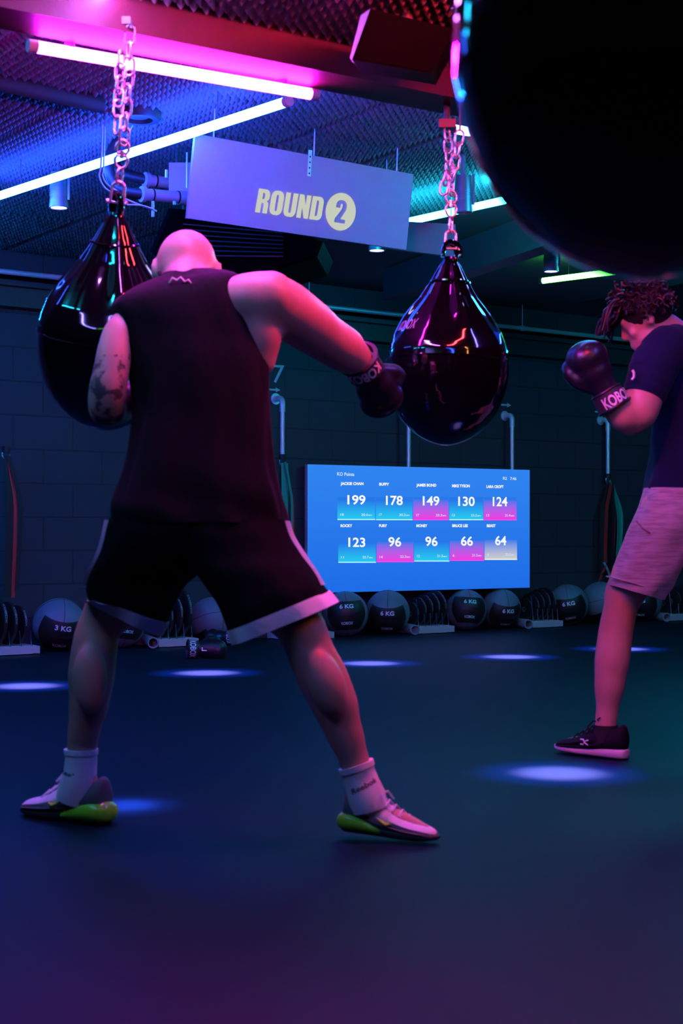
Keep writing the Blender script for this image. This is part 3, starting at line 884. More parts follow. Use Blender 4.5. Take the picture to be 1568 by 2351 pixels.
# ------------------------------------------------------------------ wall pipe stations with bands
def wall_text(mb, s, px0, py0, px1, cap, bold=0.0):
    y0 = WALL_Y0
    pl = (Vector((0, WALL_Y0, 0)) + wnor * .003, wnor)
    v, f = glyphs(s, bold); v = v.copy(); v[:, 1] /= CAPF
    O = plane_hit(pl, px0, py0); A = plane_hit(pl, px1, py0); A.z = O.z; B = plane_hit(pl, px0, py0 - cap)
    B = O + Vector((0, 0, B.z - O.z))
    put(mb, (v, f), O, A, B)
WP = (Vector((0, WALL_Y0, 0)) + wnor * .003, wnor)
mb = MB(); wall_text(mb, '7', 625.5, 878, 653, 41, .0)
one('wall_number', mb, M['wall_paint'], 'white painted number 7 on the block wall', 'wall number', smooth=False)

def arrow(px, py, w, label, part=1.0):
    O = plane_hit(WP, px, py); A = plane_hit(WP, px + w, py); A.z = O.z; u = A - O; v = Vector((0, 0, u.length))
    pts = [(0, .06), (.62, .06), (.56, .17), (1, 0), (.56, -.17), (.62, -.06), (0, -.06)]
    mb = MB().add([O + u * a + v * b for a, b in pts], [(0, 1, 5, 6), (1, 2, 3), (5, 1, 3), (4, 5, 3)])
    one('wall_arrow', mb, M['wall_paint'], label, 'wall arrow', 'small arrows painted above the wall pipes', smooth=False)
arrow(617, 894, 27, 'small white arrow painted under the number 7')
arrow(1150, 929, 24, 'small white arrow by the pipe just right of the middle bag')
arrow(1366, 945, 22, 'small white arrow above the pipe next to the glove cuff of the curly haired boxer')

def wall_pipe(px_f, py_f, px_p, py_end, label, length_out=.17):
    """Flange on the wall at (px_f, py_f), pipe comes out, elbows and drops to py_end at column px_p."""
    fl_ = plane_hit(WP, px_f, py_f)
    # where the drop hangs: come out of the wall until the column px_p is met
    d0 = None
    best = None
    for k in np.linspace(.05, .6, 80):
        p = fl_ + wnor * float(k); px = 784 + F * p.x / p.y
        if best is None or abs(px - px_p) < best[0]: best = (abs(px - px_p), float(k))
    k = max(.10, min(best[1], .30))
    top = fl_ + wnor * k
    zend = CAM_H - (py_end - HORIZON) / F * top.y
    t = thing('wall_pipe', label, 'pipe', fl_, 'grey pipes bent down from the block wall')
    fm = MB().tube([fl_ - wnor * .002, fl_ + wnor * .010], .046, 24); fm.tube([fl_ + wnor * .008, fl_ + wnor * .03], .026, 16)
    obj('flange', fm, M['galv'], t)
    el = [fl_ + wnor * .02, top - wnor * .04]
    for a in range(0, 91, 15):
        r = math.radians(a); el.append(top - wnor * .04 + wnor * .04 * math.sin(r) - Vector((0, 0, .04 * (1 - math.cos(r)))))
    el.append(top - Vector((0, 0, .11)))
    obj('elbow', MB().tube(el, .0235, 14), M['galv'], t)
    obj('drop_pipe', MB().tube([top - Vector((0, 0, .10)), Vector((top.x, top.y, zend))], .0185, 14), M['galv'], t)
    return t, Vector((top.x, top.y, zend))
_, e7 = wall_pipe(632, 916, 642, 1046, 'bent grey pipe under the number 7 with a green band on it')
_, e8 = wall_pipe(921, 940, 931, 1078, 'pipe showing below the middle bag, ending behind the blue screen')
_, e9 = wall_pipe(1158, 955, 1171, 1084, 'bent pipe above the right end of the blue screen')
_, e10 = wall_pipe(1378, 965, 1394, 1090, 'bent pipe beside the elbow of the curly haired boxer')

def strap(path, width, side, th=.003):
    rings = []
    side = Vector(side).normalized()
    n = wnor
    for p in path:
        p = Vector(p); s = side * width / 2; q = n * th / 2
        rings.append([p - s - q, p + s - q, p + s + q, p - s + q])
    return rings
def band_set(end, label, spec, y_to, drop):
    t = thing('resistance_bands', label, 'resistance band', end, 'bands hanging from the wall pipes')
    ho = MB().tube([end + Vector((0, 0, .01)), end - Vector((0, 0, .035))], .030, 14)
    obj('rubber_collar', ho, M['black_rubber'], t)
    ey = MB(); pts = [end - Vector((0, 0, .05)) + wdir * .03 * math.cos(2 * math.pi * k / 20) + Vector((0, 0, .03 * math.sin(2 * math.pi * k / 20))) for k in range(20)]
    ey.tube(pts, .006, 8, closed=True); obj('steel_ring', ey, M['chrome'], t)
    for dx, w, mname, ln, sway, out in spec:
        path = []
        for k in range(15):
            f = k / 14
            path.append(end - Vector((0, 0, .06 + ln * f)) + wdir * (dx * min(1, f * 3.2) + sway * math.sin(f * math.pi)) + wnor * (out + .01 * math.sin(f * 5)))
        b = MB().loft(strap(path, w, wdir + wnor * .3 * math.sin(dx * 90)))
        obj('band', b, M[mname], t)
    return t
band_set(e7, 'green rubber bands hanging from the pipe under the number 7',
         [(-.005, .075, 'band_green', .95, .0, .03), (.045, .026, 'band_green', .95, .012, .045), (.06, .02, 'band_red', 1.0, .03, .02), (-.05, .03, 'band_black', .95, .0, .0)], 0, 1.0)
bs = band_set(e10, 'red, green and black bands hanging beside the grey shorts',
         [(-.075, .05, 'band_red', .78, -.01, .05), (-.11, .03, 'band_black', .85, -.02, .02), (.0, .03, 'band_black', .9, 0, .06), (.055, .055, 'band_green', 1.0, .03, .05), (.10, .04, 'band_green', .9, .045, .03), (.035, .04, 'band_red', .95, .02, .015), (.02, .02, 'band_black', 1.0, .0, .03)], 0, 1.0)
for dx, dz, mname, tilt in ((-.13, .93, 'band_red', -.05), (-.06, .90, 'band_blue', .05), (.0, .97, 'band_red', .06), (-.1, 1.0, 'band_black', .03)):
    c_ = e10 - Vector((0, 0, dz)) + wdir * dx + wnor * .05
    obj('strap_handle', MB().loft(strap([c_ + Vector((0, 0, .07)) - wdir * tilt, c_, c_ - Vector((0, 0, .09)) + wdir * tilt], .03, wdir)), M[mname], bs)
el_ = plane_hit(WP, -9, 1030) + wnor * .16
band_set(el_, 'dark bands at the far left edge beside the steel rack', [(.0, .05, 'band_black', 1.0, .01, .03), (.045, .03, 'band_red', 1.0, .01, .03), (.07, .03, 'band_black', .95, .02, .04)], 0, 1.0)
_pl = plane_hit(WP, -20, 900); 

# ------------------------------------------------------------------ medicine balls
BL_Y0 = 12.64
def line_pt(px, off=0.0):
    y = (BL_Y0 + off) / (1 - WS * (px - 784) / F)
    return Vector(((px - 784) / F * y, y, 0))
def ball_root():
    """Ball of radius 1 centred on the root: grey shell with a black panel on -Y, lace and lettering."""
    t = bpy.data.objects.new('medicine_ball', None); C.objects.link(t); t.empty_display_size = .1
    sh = MB().ellipsoid((0, 0, 0), (1, 1, 1), u=48, v=30); obj('shell', sh, M['ball_grey'], t)
    # panel: curved patch, half width ~.72 rad, from lat -.62 to .5 with a bowed top
    rings = []
    nu, nv = 26, 18; vs = []; fs = []
    for i in range(nv + 1):
        for j in range(nu + 1):
            u = -1 + 2 * j / nu; v = i / nv
            hw = .98 - .10 * abs(2 * v - 1)
            lat_lo = -.86 - .05 * math.cos(u * 1.6); lat_hi = .42 + .10 * (abs(u) ** 2)
            la = lat_lo + (lat_hi - lat_lo) * v; lo = u * hw
            r = 1.012
            vs.append((r * math.cos(la) * math.sin(lo), -r * math.cos(la) * math.cos(lo), r * math.sin(la)))
    for i in range(nv):
        for j in range(nu):
            a = i * (nu + 1) + j; fs.append((a, a + 1, a + nu + 2, a + nu + 1))
    obj('black_panel', MB().add(vs, fs), M['ball_black'], t)
    sm = MB()
    for ax in range(2):
        pts = []
        for k in range(48):
            a = 2 * math.pi * k / 48
            pts.append((math.cos(a) * 1.002, 0, math.sin(a) * 1.002) if ax else (0, math.cos(a) * 1.002, math.sin(a) * 1.002))
        sm.tube(pts, .010, 5, closed=True)
    obj('seams', sm, M['ball_black'], t)
    lc_ = MB()
    for k in range(9):
        a0_ = -.42 + k * .095; 
        for s in (1, -1):
            p = [(1.018 * math.cos(-.16 + s * .06 * d) * math.sin(a0_ + .0475 + d * .0475), -1.018 * math.cos(-.16 + s * .06 * d) * math.cos(a0_ + .0475 + d * .0475), 1.018 * math.sin(-.16 + s * .06 * d)) for d in (-1, 0, 1)]
            lc_.tube(p, .014, 5)
    obj('lacing', lc_, M['black_rubber'], t)
    return t
def ball_text(root, txt, la0, h, w, lo0=0.0, m='white_print'):
    v, f = glyphs(txt, .035); v = v.copy(); v[:, 1] /= CAPF
    mb = MB(); pts = []
    for p in v:
        lo = lo0 + (p[0] - .5) * w; la = la0 + p[1] * h; r = 1.020
        pts.append((r * math.cos(la) * math.sin(lo), -r * math.cos(la) * math.cos(lo), r * math.sin(la)))
    mb.add(pts, f)
    return obj('lettering', mb, M[m], root, smooth=False)
ball0 = ball_root(); ball_list = []
BALLS = [  # px, py centre, r px, kg, pitch (panel up +), yaw, roll, label
 (136, 1438, 61, '3 KG', -.28, .12, .14, 'grey and black medicine ball marked 3 KG at the left'),
 (278, 1444, 55, '3 KG', .30, .35, .12, 'medicine ball half hidden behind the left calf of the bald boxer'),
 (487, 1428, 53, '6 KG', -1.15, .5, .0, 'plain blue-grey medicine ball seen between the legs of the bald boxer'),
 (793, 1416, 52, '6 KG', .20, .06, -.05, 'ball with its whole 6 KG panel upright, beside the right shorts hem'),
 (890, 1413, 51, '6 KG', -.20, -.02, .02, 'medicine ball second from the left under the blue screen, black panel tipped down'),
 (1070, 1407, 47, '6 KG', .28, .22, .06, 'medicine ball right of the steel rack under the screen, 6 KG high on its panel'),
 (1150, 1405, 46, '6 KG', -.28, .38, .04, 'medicine ball under the right corner of the blue screen'),
 (1304, 1403, 47, '6 KG', -.10, .06, -.16, 'medicine ball marked 6 KG right of the screen between two racks'),
 (1380, 1400, 48, '6 KG', -1.3, .9, .0, 'plain blue-grey medicine ball touching the shin of the curly haired boxer'),
 (1474, 1400, 46, '6 KG', -.12, -.15, .0, 'medicine ball just right of the calf of the curly haired boxer'),
]
for i, (px, py, rp, kg, pit, yaw, rol, lab) in enumerate(BALLS):
    b = ball0 if i == 0 else copy_tree(ball0)
    base = line_pt(px, .16)
    R = px_m(rp, base.y)
    b.scale = (R, R, R); b.location = (base.x, base.y, R * .985)
    heading = math.atan2(base.x, base.y)
    b.rotation_mode = 'XYZ'
    Rm = Matrix.Rotation(-heading + yaw, 3, 'Z') @ Matrix.Rotation(-pit, 3, 'X') @ Matrix.Rotation(rol, 3, 'Y')
    b.rotation_euler = Rm.to_euler()
    tag(b, lab, 'medicine ball', 'medicine balls along the wall'); ball_list.append(b)
for i, b in enumerate(ball_list):
    kg = BALLS[i][3]
    b_loc = b.location.copy(); b.location = (0, 0, 0)
    ball_text(b, kg, .10, .17, .62); ball_text(b, 'KOBOX', -.62, .12, .60)
    b.location = b_loc

# ------------------------------------------------------------------ steel racks with weight plates
def octo(R, w, hole):
    mb = MB()
    prof = []
    for k in range(8):
        for d in (-.10, .10):
            a = math.pi / 8 + k * math.pi / 4 + d + math.pi / 8
            prof.append((math.cos(a), math.sin(a)))
    rings = []
    for rr, yy in ((hole, -w / 2 + .004), (R * .55, -w / 2 + .004), (R * .60, -w / 2 + .010), (R * .78, -w / 2 + .010), (R * .84, -w / 2), (R * .97, -w / 2), (R, -w / 2 + .006), (R, w / 2 - .006), (R * .97, w / 2), (R * .84, w / 2), (R * .78, w / 2 - .010), (R * .60, w / 2 - .010), (R * .55, w / 2 - .004), (hole, w / 2 - .004)):
        rings.append([(rr * x, yy, rr * z) for x, z in prof])
    rings.append(rings[0]); mb.loft(rings, cap=False)
    return mb
plate0 = bpy.data.objects.new('weight_plate', None); C.objects.link(plate0); plate0.empty_display_size = .05
obj('plate_body', octo(1, .24, .18), M['black_rubber'], plate0, smooth=30)
hubm = MB()
hubm.loft([[(rr * math.cos(2 * math.pi * k / 24), yy, rr * math.sin(2 * math.pi * k / 24)) for k in range(24)] for rr, yy in ((.17, -.13), (.24, -.13), (.24, .13), (.17, .13), (.17, -.13))], cap=False)
obj('hub_ring', hubm, M['grey_metal'], plate0)
pt = MB()
v, f = glyphs('KOBOX', .03); v = v.copy(); v[:, 1] /= CAPF
pts = []
for p in v:
    a = math.radians(205) + (1 - p[0]) * -math.radians(50); a = math.radians(155) + p[0] * math.radians(50)
    pts.append((1.004 * math.cos(a), (p[1] - .5) * .11, 1.004 * math.sin(a)))
pt.add(pts, f); obj('rim_lettering', pt, M['tube_grey'], plate0, smooth=False)
plate_used = [False]

def rack(px0, px1, py_base, label, where, plates, tilt=.0, ends=True):
    L = line_pt(px0, -.08); R = line_pt(px1, -.08)
    u = (R - L); ln = u.length; u.normalize(); n = wnor
    t = thing('plate_rack', label, 'rack', (L + R) / 2, 'steel racks along the wall')
    rm = Matrix((u, -n, Vector((0, 0, 1)))).transposed()
    mid_ = (L + R) / 2
    obj('front_rail', MB().box(mid_ + Vector((0, 0, .033)), (ln, .05, .052), rm), M['rack'], t, smooth=False)
    obj('rear_rail', MB().box(mid_ - n * .30 + Vector((0, 0, .033)), (ln, .05, .052), rm), M['rack'], t, smooth=False)
    for s in (-1, 1):
        c_ = mid_ + u * s * (ln / 2 - .02) - n * .15
        obj('side_rail', MB().box(c_ + Vector((0, 0, .028)), (.04, .32, .04), rm), M['rack'], t, smooth=False)
        for d in (0, .3):
            obj('foot', MB().box(mid_ + u * s * (ln / 2 - .03) - n * d + Vector((0, 0, .005)), (.05, .05, .01), rm), M['black_rubber'], t, smooth=False)
    obj('tray', MB().box(mid_ - n * .15 + Vector((0, 0, .0605)), (ln - .01, .26, .003), rm), M['rack'], t, smooth=False)
    n_r = len(plates) + 1
    for k in range(n_r):
        f = (k + .4) / (n_r - .1); hgt = .24 if k == 0 else .12
        p = mid_ + u * (f - .5) * ln * .96
        for d in (0, .3):
            obj('divider_rod', MB().tube([p - n * d + Vector((0, 0, .05)), p - n * d + Vector((0, 0, .05 + hgt)) - u * (.03 if k == 0 else .012)], .005, 6), M['rod'], t)
    for k, (Rp, lab) in enumerate(plates):
        f = (k + .95) / (n_r - .1)
        p = mid_ + u * (f - .5) * ln * .96 - n * .15
        o = plate0 if not plate_used[0] else copy_tree(plate0); plate_used[0] = True
        yaw = math.atan2(u.y, u.x) + math.pi / 2
        o.scale = (Rp, Rp * .68, Rp)
        o.location = (p.x, p.y, .064 + Rp * .985)
        o.rotation_euler = (Matrix.Rotation(yaw, 3, 'Z') @ Matrix.Rotation(tilt + .03, 3, 'X') @ Matrix.Rotation(math.pi / 8, 3, 'Y')).to_euler()
        tag(o, '%s black weight plate %s' % (lab, where), 'weight plate', 'octagonal black weight plates in the racks')
    return t
up5 = [(.10, 'smallest'), (.12, 'second smallest'), (.13, 'middle sized'), (.14, 'second largest'), (.147, 'largest')]
dn4 = [(.188, 'largest'), (.168, 'second largest'), (.155, 'third largest'), (.14, 'smallest')]
rack(-40, 88, 1490, 'steel rack at the left edge of the picture', 'in the steel rack at the left edge', dn4)
rack(361, 452, 1480, 'steel rack seen between the legs of the bald boxer', 'in the rack between the legs of the bald boxer', [(.115, 'smallest'), (.14, 'second smallest'), (.165, 'second largest'), (.185, 'largest')])
rack(668, 763, 1465, 'steel rack mostly hidden behind the right knee of the bald boxer', 'in the rack behind the right knee of the bald boxer', up5[1:4])
rack(955, 1039, 1455, 'steel rack standing under the middle of the blue screen', 'in the rack under the middle of the screen', up5)
rack(1219, 1288, 1445, 'steel rack just right of the lower right screen corner', 'in the rack right of the screen corner', up5)
rack(1533, 1620, 1425, 'steel rack at the right edge of the picture', 'in the rack at the right edge', up5[:4])

def floor_tube(px, py, label, r=.042, ang=-.35):
    base = line_pt(px, -.12)
    d = (-wnor * math.cos(ang) - wdir * math.sin(ang)).normalized()
    A = base + Vector((0, 0, r)); B = A + d * .42
    t = thing('floor_tube', label, 'tube', base, 'grey tubes on the floor between the balls')
    mb = MB(); ring = []
    q = d.cross(Vector((0, 0, 1))).normalized(); zz = Vector((0, 0, 1))
    rings = [[p + (q * math.cos(2 * math.pi * k / 24) + zz * math.sin(2 * math.pi * k / 24)) * rr for k in range(24)] for p, rr in ((A + d * .12, r * .78), (A, r * .78), (A, r), (B, r), (B, r * .78), (A + d * .12, r * .78))]
    mb.loft(rings, cap=False); obj('sleeve', mb, M['tube_grey'], t)
    obj('inner_core', MB().tube([A + d * .11, A + d * .13], r * .8, 24), M['black_plastic'], t)
floor_tube(352, 1475, 'grey hollow tube on the floor beside the left hem of the black shorts')
floor_tube(953, 1452, 'grey hollow tube on the floor left of the rack under the screen')
floor_tube(1214, 1441, 'grey hollow tube on the floor under the right corner of the screen')
floor_tube(1531, 1420, 'grey hollow tube on the floor near the right edge')

# ------------------------------------------------------------------ boxing gloves
def glove_shapes(mb, O, X, Y, Z, s=1.0):
    """Z from wrist to knuckles, X towards the thumb side, Y out of the back of the hand. O = wrist."""
    X, Y, Z = [Vector(a).normalized() for a in (X, Y, Z)]
    R = Matrix((X, Y, Z)).transposed()
    q = lambda x, y, z: O + (X * x + Y * y + Z * z) * s
    mb.tube([q(0, 0, -.02), q(0, 0, .05)], [.042 * s, .048 * s], 20)
    mb.ellipsoid(q(0, .004, .085), (.060 * s, .052 * s, .062 * s), R)
    mb.ellipsoid(q(-.004, .010, .135), (.068 * s, .056 * s, .055 * s), R)
    mb.ellipsoid(q(-.004, -.014, .155), (.064 * s, .052 * s, .042 * s), R)
    mb.ellipsoid(q(-.002, -.040, .120), (.056 * s, .034 * s, .045 * s), R)
    # thumb lying beside the fist
    mb.tube([q(.035, -.012, .045), q(.060, -.022, .085), q(.064, -.034, .120), q(.054, -.046, .142)], [.022 * s, .027 * s, .026 * s, .022 * s], 14, round_ends=True)
def glove(name, parent, O, X, Y, Z, s=1.0, text='KOBOX', cuff_len=.085, letter=None, label=None):
    X, Y, Z = [Vector(a).normalized() for a in (X, Y, Z)]
    Y = (Y - Z * Y.dot(Z)).normalized(); X = Y.cross(Z)
    R = Matrix((X, Y, Z)).transposed()
    mb = MB(); glove_shapes(mb, O, X, Y, Z, s)
    g = remeshed(name, mb, M['glove'], parent, .007, 14)
    prof = [(.047, -.02), (.050, -.018), (.053, -cuff_len * .5), (.056, -cuff_len + .006), (.058, -cuff_len), (.050, -cuff_len - .003), (.046, -cuff_len + .02)]
    cu_ = MB().lathe([(r * s, (z + .035) * s) for r, z in prof], O, 32, R)
    cf = obj('glove_cuff', cu_, M['glove_trim'], g if parent is not None else g)
    rims = MB()
    for zz in (.012, -cuff_len + .04):
        rims.tube([O + (X * math.cos(2 * math.pi * k / 36) + Y * math.sin(2 * math.pi * k / 36)) * (.0575 if zz < 0 else .0505) * s + Z * (zz) * s for k in range(36)], .0035 * s, 6, closed=True)
    obj('glove_piping', rims, M['glove'], g)
    v, f = glyphs(text, .03); v = v.copy(); v[:, 1] /= CAPF
    pts = []
    for p in v:
        a = math.pi / 2 - (.5 - p[0]) * 2.1
        zz = (-cuff_len * .5 + .020 + (p[1] - .5) * .034)
        r = .0572
        pts.append(O + (X * math.cos(a) + Y * math.sin(a)) * r * s + Z * zz * s)
    obj('cuff_lettering', MB().add(pts, f), M['white_print'], g, smooth=False)
    if letter:
        v, f = glyphs(letter, .02); v = v.copy(); v[:, 1] /= CAPF
        pts = [O + (X * ((p[0] - .5) * .022 + .0) + Z * (.03 + p[1] * .03)) * s + Y * .0535 * s for p in v]
        obj('side_letter', MB().add(pts, f), M['white_print'], g, smooth=False)
    return g
fg_ = floor_at(455, 1512)
g = glove('boxing_glove', None, Vector((fg_.x - .02, fg_.y + .02, .062)), (0, 0, 1), (-.2, -1, .1), (1, .25, -.05), 1.12, 'KOBOX', letter='L')
tag(g, 'black boxing glove lying on the floor in front, white L on it', 'boxing glove', 'spare gloves on the floor')
fg2 = floor_at(510, 1494)
g = glove('boxing_glove', None, Vector((fg2.x + .05, fg2.y + .12, .085)), (0, 0, 1), (-.75, -.8, .45), (-.9, .5, -.12), 1.1, 'KOBOX')
tag(g, 'black boxing glove on the floor behind the first, cuff lettering tipped up', 'boxing glove', 'spare gloves on the floor')

# ------------------------------------------------------------------ ceiling equipment
# dark ceiling unit behind the round sign and the bald head
uy = 8.5
t = thing('air_conditioner', 'big black ceiling unit behind the bald head under the round sign', 'air conditioner', P(540, 560, uy + .4))
prof = [(345, 575), (388, 478), (640, 500), (742, 555), (728, 590), (600, 632), (380, 618)]
zt = lambda p, y_: P(p[0], p[1], y_)
rings = [[P(a, b, uy) for a, b in prof], [P(a, b, uy) + Vector((.05, .75, .02)) for a, b in prof]]
rings = [[c_ + (sum(r, Vector()) / len(r) - c_) * .06 + Vector((0, -.03, 0)) for c_ in r] if k == 0 else r for k, r in ((0, rings[0]), (1, rings[0]), (2, rings[1]))]
obj('body', MB().loft(rings), M['speaker_cloth'], t, smooth=False)
gm = MB()
for k in range(7):
    a_ = P(420 + k * 4, 515 + k * 12, uy - .045); b_ = P(650, 535 + k * 9, uy - .045)
    gm.tube([a_, b_], .006, 6)
obj('intake_slats', gm, M['black_plastic'], t)
hg = MB()
for a in (420, 620):
    p = P(a, 500, uy + .3); hg.tube([p, Vector((p.x, p.y, H_CEIL))], .006, 6)
obj('hanger_rods', hg, M['dark_steel'], t)

# dark box speaker hung by the beam at the top
sy = 4.75
t = thing('speaker_box', 'black box speaker hung under the ceiling at the top centre', 'speaker', P(920, 90, sy))
cA = [P(808, 137, sy - .05), P(850, 20, sy - .05), P(1043, 66, sy + .18), P(990, 170, sy + .18)]
up_ = Vector((0.03, .26, .04))
sv = cA + [c_ + up_ for c_ in cA]
sf = [(0, 1, 2, 3), (5, 4, 7, 6), (1, 0, 4, 5), (2, 1, 5, 6), (3, 2, 6, 7), (0, 3, 7, 4)]
obj('cabinet', MB().add(sv, sf), M['speaker_cloth'], t, smooth=False)
ctr = sum(cA, Vector()) / 4
gr_ = [c_.lerp(ctr, .08) + (-up_).normalized() * .004 for c_ in cA]
obj('grille', MB().add(gr_ + [c_ + up_.normalized() * .006 for c_ in gr_], sf), M['speaker_cloth'], t, smooth=False)
obj('side_panel', MB().add([cA[0], cA[1], cA[1] - Vector((.028, -.06, 0)), cA[0] - Vector((.006, -.05, -.02))] + [cA[0] + up_ * .3, cA[1] + up_ * .3, cA[1] - Vector((.028, -.06, 0)) + up_ * .3, cA[0] - Vector((.006, -.05, -.02)) + up_ * .3], sf), M['board_dark'], t, smooth=False)
p = ctr + up_ * .6; obj('mounting_arm', MB().tube([p, Vector((p.x, p.y, NEARZ + .02))], .02, 10), M['dark_steel'], t)

# drain pipes and hoses left of the sign
def poly_tube(mb, pts, r, seg=10, n=24):
    pts = [Vector(p) for p in pts]
    out = []
    for i in range(len(pts) - 1):
        p0 = pts[max(i - 1, 0)]; p1 = pts[i]; p2 = pts[i + 1]; p3 = pts[min(i + 2, len(pts) - 1)]
        for k in range(8):
            s = k / 8
            out.append(.5 * ((2 * p1) + (p2 - p0) * s + (2 * p0 - 5 * p1 + 4 * p2 - p3) * s * s + (3 * p1 - p0 - 3 * p2 + p3) * s ** 3))
    out.append(pts[-1])
    return mb.tube(out, r, seg)
py_ = 8.0
def pvc(a, b, hose, label, r, py_=8.0):
    A = P(*a, py_); B = P(*b, py_ + .15)
    d = (B - A).normalized()
    t = thing('drain_pipe', label, 'pipe', (A + B) / 2, 'grey pipes beside the round sign')
    obj('pipe', MB().tube([A, B], r, 20), M['pvc'], t)
    c1 = MB(); c1.tube([A - d * .01, A + d * .012], r * 1.32, 20); obj('collar', c1, M['pvc'], t)
    c2 = MB(); c2.tube([A + d * .05, A + d * .058], r * 1.06, 20); obj('clip_ring', c2, M['black_plastic'], t)
    c3 = MB(); c3.tube([B - d * .075, B], r * 1.18, 20); obj('coupling', c3, M['pvc'], t)
    c4 = MB(); c4.tube([B - d * .085, B - d * .078], r * 1.1, 20); obj('clip_ring', c4, M['black_plastic'], t)
    h = MB(); poly_tube(h, [A + d * .02] + [P(x, y_, py_ + dz) for x, y_, dz in hose], r * .92, 14); obj('hose', h, M['hose'], t)
    return t
pvc((336, 413), (446, 428), [(290, 400, .05), (262, 375, .1), (258, 340, .2), (300, 290, .3), (330, 240, .35)], 'upper grey drain pipe left of the round sign with a black hose', .031, 8.35)
pvc((328, 446), (440, 456), [(285, 440, .02), (262, 424, .04), (250, 385, .06), (258, 345, .08), (286, 300, .1), (300, 255, .1)], 'lower grey drain pipe left of the round sign with a black hose', .031)
t = thing('pipe_bracket', 'grey mounting block where the drain pipes meet the round sign', 'bracket', P(425, 435, py_ + .1))
pb = MB().box(P(424, 420, py_ + .24), (.16, .06, .20)); obj('plate', pb, M['pvc'], t, smooth=False)
for x, a, b in ((351, 462, 498), (382, 390, 408), (400, 462, 470)):
    obj('threaded_rod', MB().tube([P(x, a, py_ - .0), P(x, b, py_ - .0)], .008, 8), M['galv'], t)
obj('threaded_rod', MB().tube([P(429, 350, py_), P(429, 432, py_)], .005, 6), M['galv'], t)
st2 = MB().tube([P(408, 450, py_ + .24), Vector((P(408, 450, py_ + .24).x, P(408, 450, py_ + .24).y, H_CEIL))], .012, 8); obj('hanger_rod', st2, M['dark_steel'], t)

cab = [
 ([(295, 254, 0), (312, 258, 0), (318, 268, 0), (306, 284, 0), (292, 312, .02)], 'short white cable loop by the left chain above the blue tube', .0045),
 ([(232, 375, 0), (228, 405, 0), (240, 430, 0), (262, 445, 0), (300, 462, .03), (360, 485, .05)], 'white cable curving down left of the drain pipes', .0045),
 ([(238, 380, .02), (236, 404, .02), (247, 424, .02), (272, 440, .02)], 'second white cable beside the curving one', .004),
 ([(290, 470, 0), (325, 472, 0), (352, 480, 0)], 'thin pale cable running under the lower drain pipe', .004),
]
for pts, lab, r in cab:
    mb = MB(); Q = [P(x, y_, 7.75 + d) for x, y_, d in pts]
    Q = [Vector((Q[0].x, Q[0].y + .05, H_CEIL))] * (1 if Q[0].z > 2.6 else 0) + Q
    poly_tube(mb, Q, r, 8)
    one('ceiling_cable', mb, M['cable_white'], lab, 'cable', 'cables under the ceiling')
# dark trunking and round vent in the foam ceiling
tk_a = P(-60, 180, 7.2); tk_a = zp(-30, 178, 2.86); tk_b = zp(235, 236, 2.86)
mb = MB().tube([tk_a, tk_b], .05, 12, squash=.5)
one('cable_trunking', mb, M['trunking'], 'dark cable trunking across the foam ceiling at top left', 'trunking')
rv = zp(318, 262, 2.87)
t = thing('ceiling_vent', 'round dark vent in the foam ceiling behind the left chain', 'vent', rv)
obj('collar', MB().lathe([(.09, .03), (.11, .03), (.11, -.02), (.10, -.03), (.07, -.03), (.07, .02), (.02, .02)], rv, 32), M['trunking'], t)
obj('damper', MB().lathe([(.005, -.01), (.05, -.015), (.05, -.008), (.005, -.004)], rv, 24), M['trunking'], t)

# ------------------------------------------------------------------ people
def J(px, py, y): return P(px, py, y)
def limb(mb, js, seg=18, mi=0):
    """js: (px, py, depth, radius px) joints of one tapered limb, spline smoothed."""
    pts = [P(a, b, c_) for a, b, c_, r in js]; rr = [px_m(r, c_) for a, b, c_, r in js]
    out = []; ro = []
    for i in range(len(pts) - 1):
        p0 = pts[max(i - 1, 0)]; p1 = pts[i]; p2 = pts[i + 1]; p3 = pts[min(i + 2, len(pts) - 1)]
        for k in range(5):
            s = k / 5
            out.append(.5 * ((2 * p1) + (p2 - p0) * s + (2 * p0 - 5 * p1 + 4 * p2 - p3) * s * s + (3 * p1 - p0 - 3 * p2 + p3) * s ** 3))
            e = s * s * (3 - 2 * s); ro.append(rr[i] * (1 - e) + rr[i + 1] * e)
    out.append(pts[-1]); ro.append(rr[-1])
    return mb.tube(out, ro, seg, round_ends=True, mi=mi)

def dens(rings, m=4):
    """Interpolate extra rings between lofted rings (Catmull-Rom)."""
    out = []
    for i in range(len(rings) - 1):
        a = rings[max(i - 1, 0)]; b = rings[i]; c_ = rings[i + 1]; d = rings[min(i + 2, len(rings) - 1)]
        for k in range(m):
            s = k / m
            out.append([.5 * ((2 * q1) + (q2 - q0) * s + (2 * q0 - 5 * q1 + 4 * q2 - q3) * s * s + (3 * q1 - q0 - 3 * q2 + q3) * s ** 3) for q0, q1, q2, q3 in zip(a, b, c_, d)])
    out.append(rings[-1])
    return out

def rings_from(spec, n=40, power=2.3):
    """spec rows: (lx, ly, rx, ry, depth, half thickness m)."""
    return [ring_lr(P(lx, ly, y), P(rx, ry, y), d, n, power) for lx, ly, rx, ry, y, d in spec]

def wrinkle(rings, amp, fn):
    for i, r in enumerate(rings):
        c_ = sum(r, Vector()) / len(r); n = len(r)
        for k in range(n):
            o_ = r[k] - c_; L = o_.length
            if L > 1e-6: r[k] = r[k] + o_ / L * amp * fn(i / (len(rings) - 1), 2 * math.pi * k / n)
    return rings

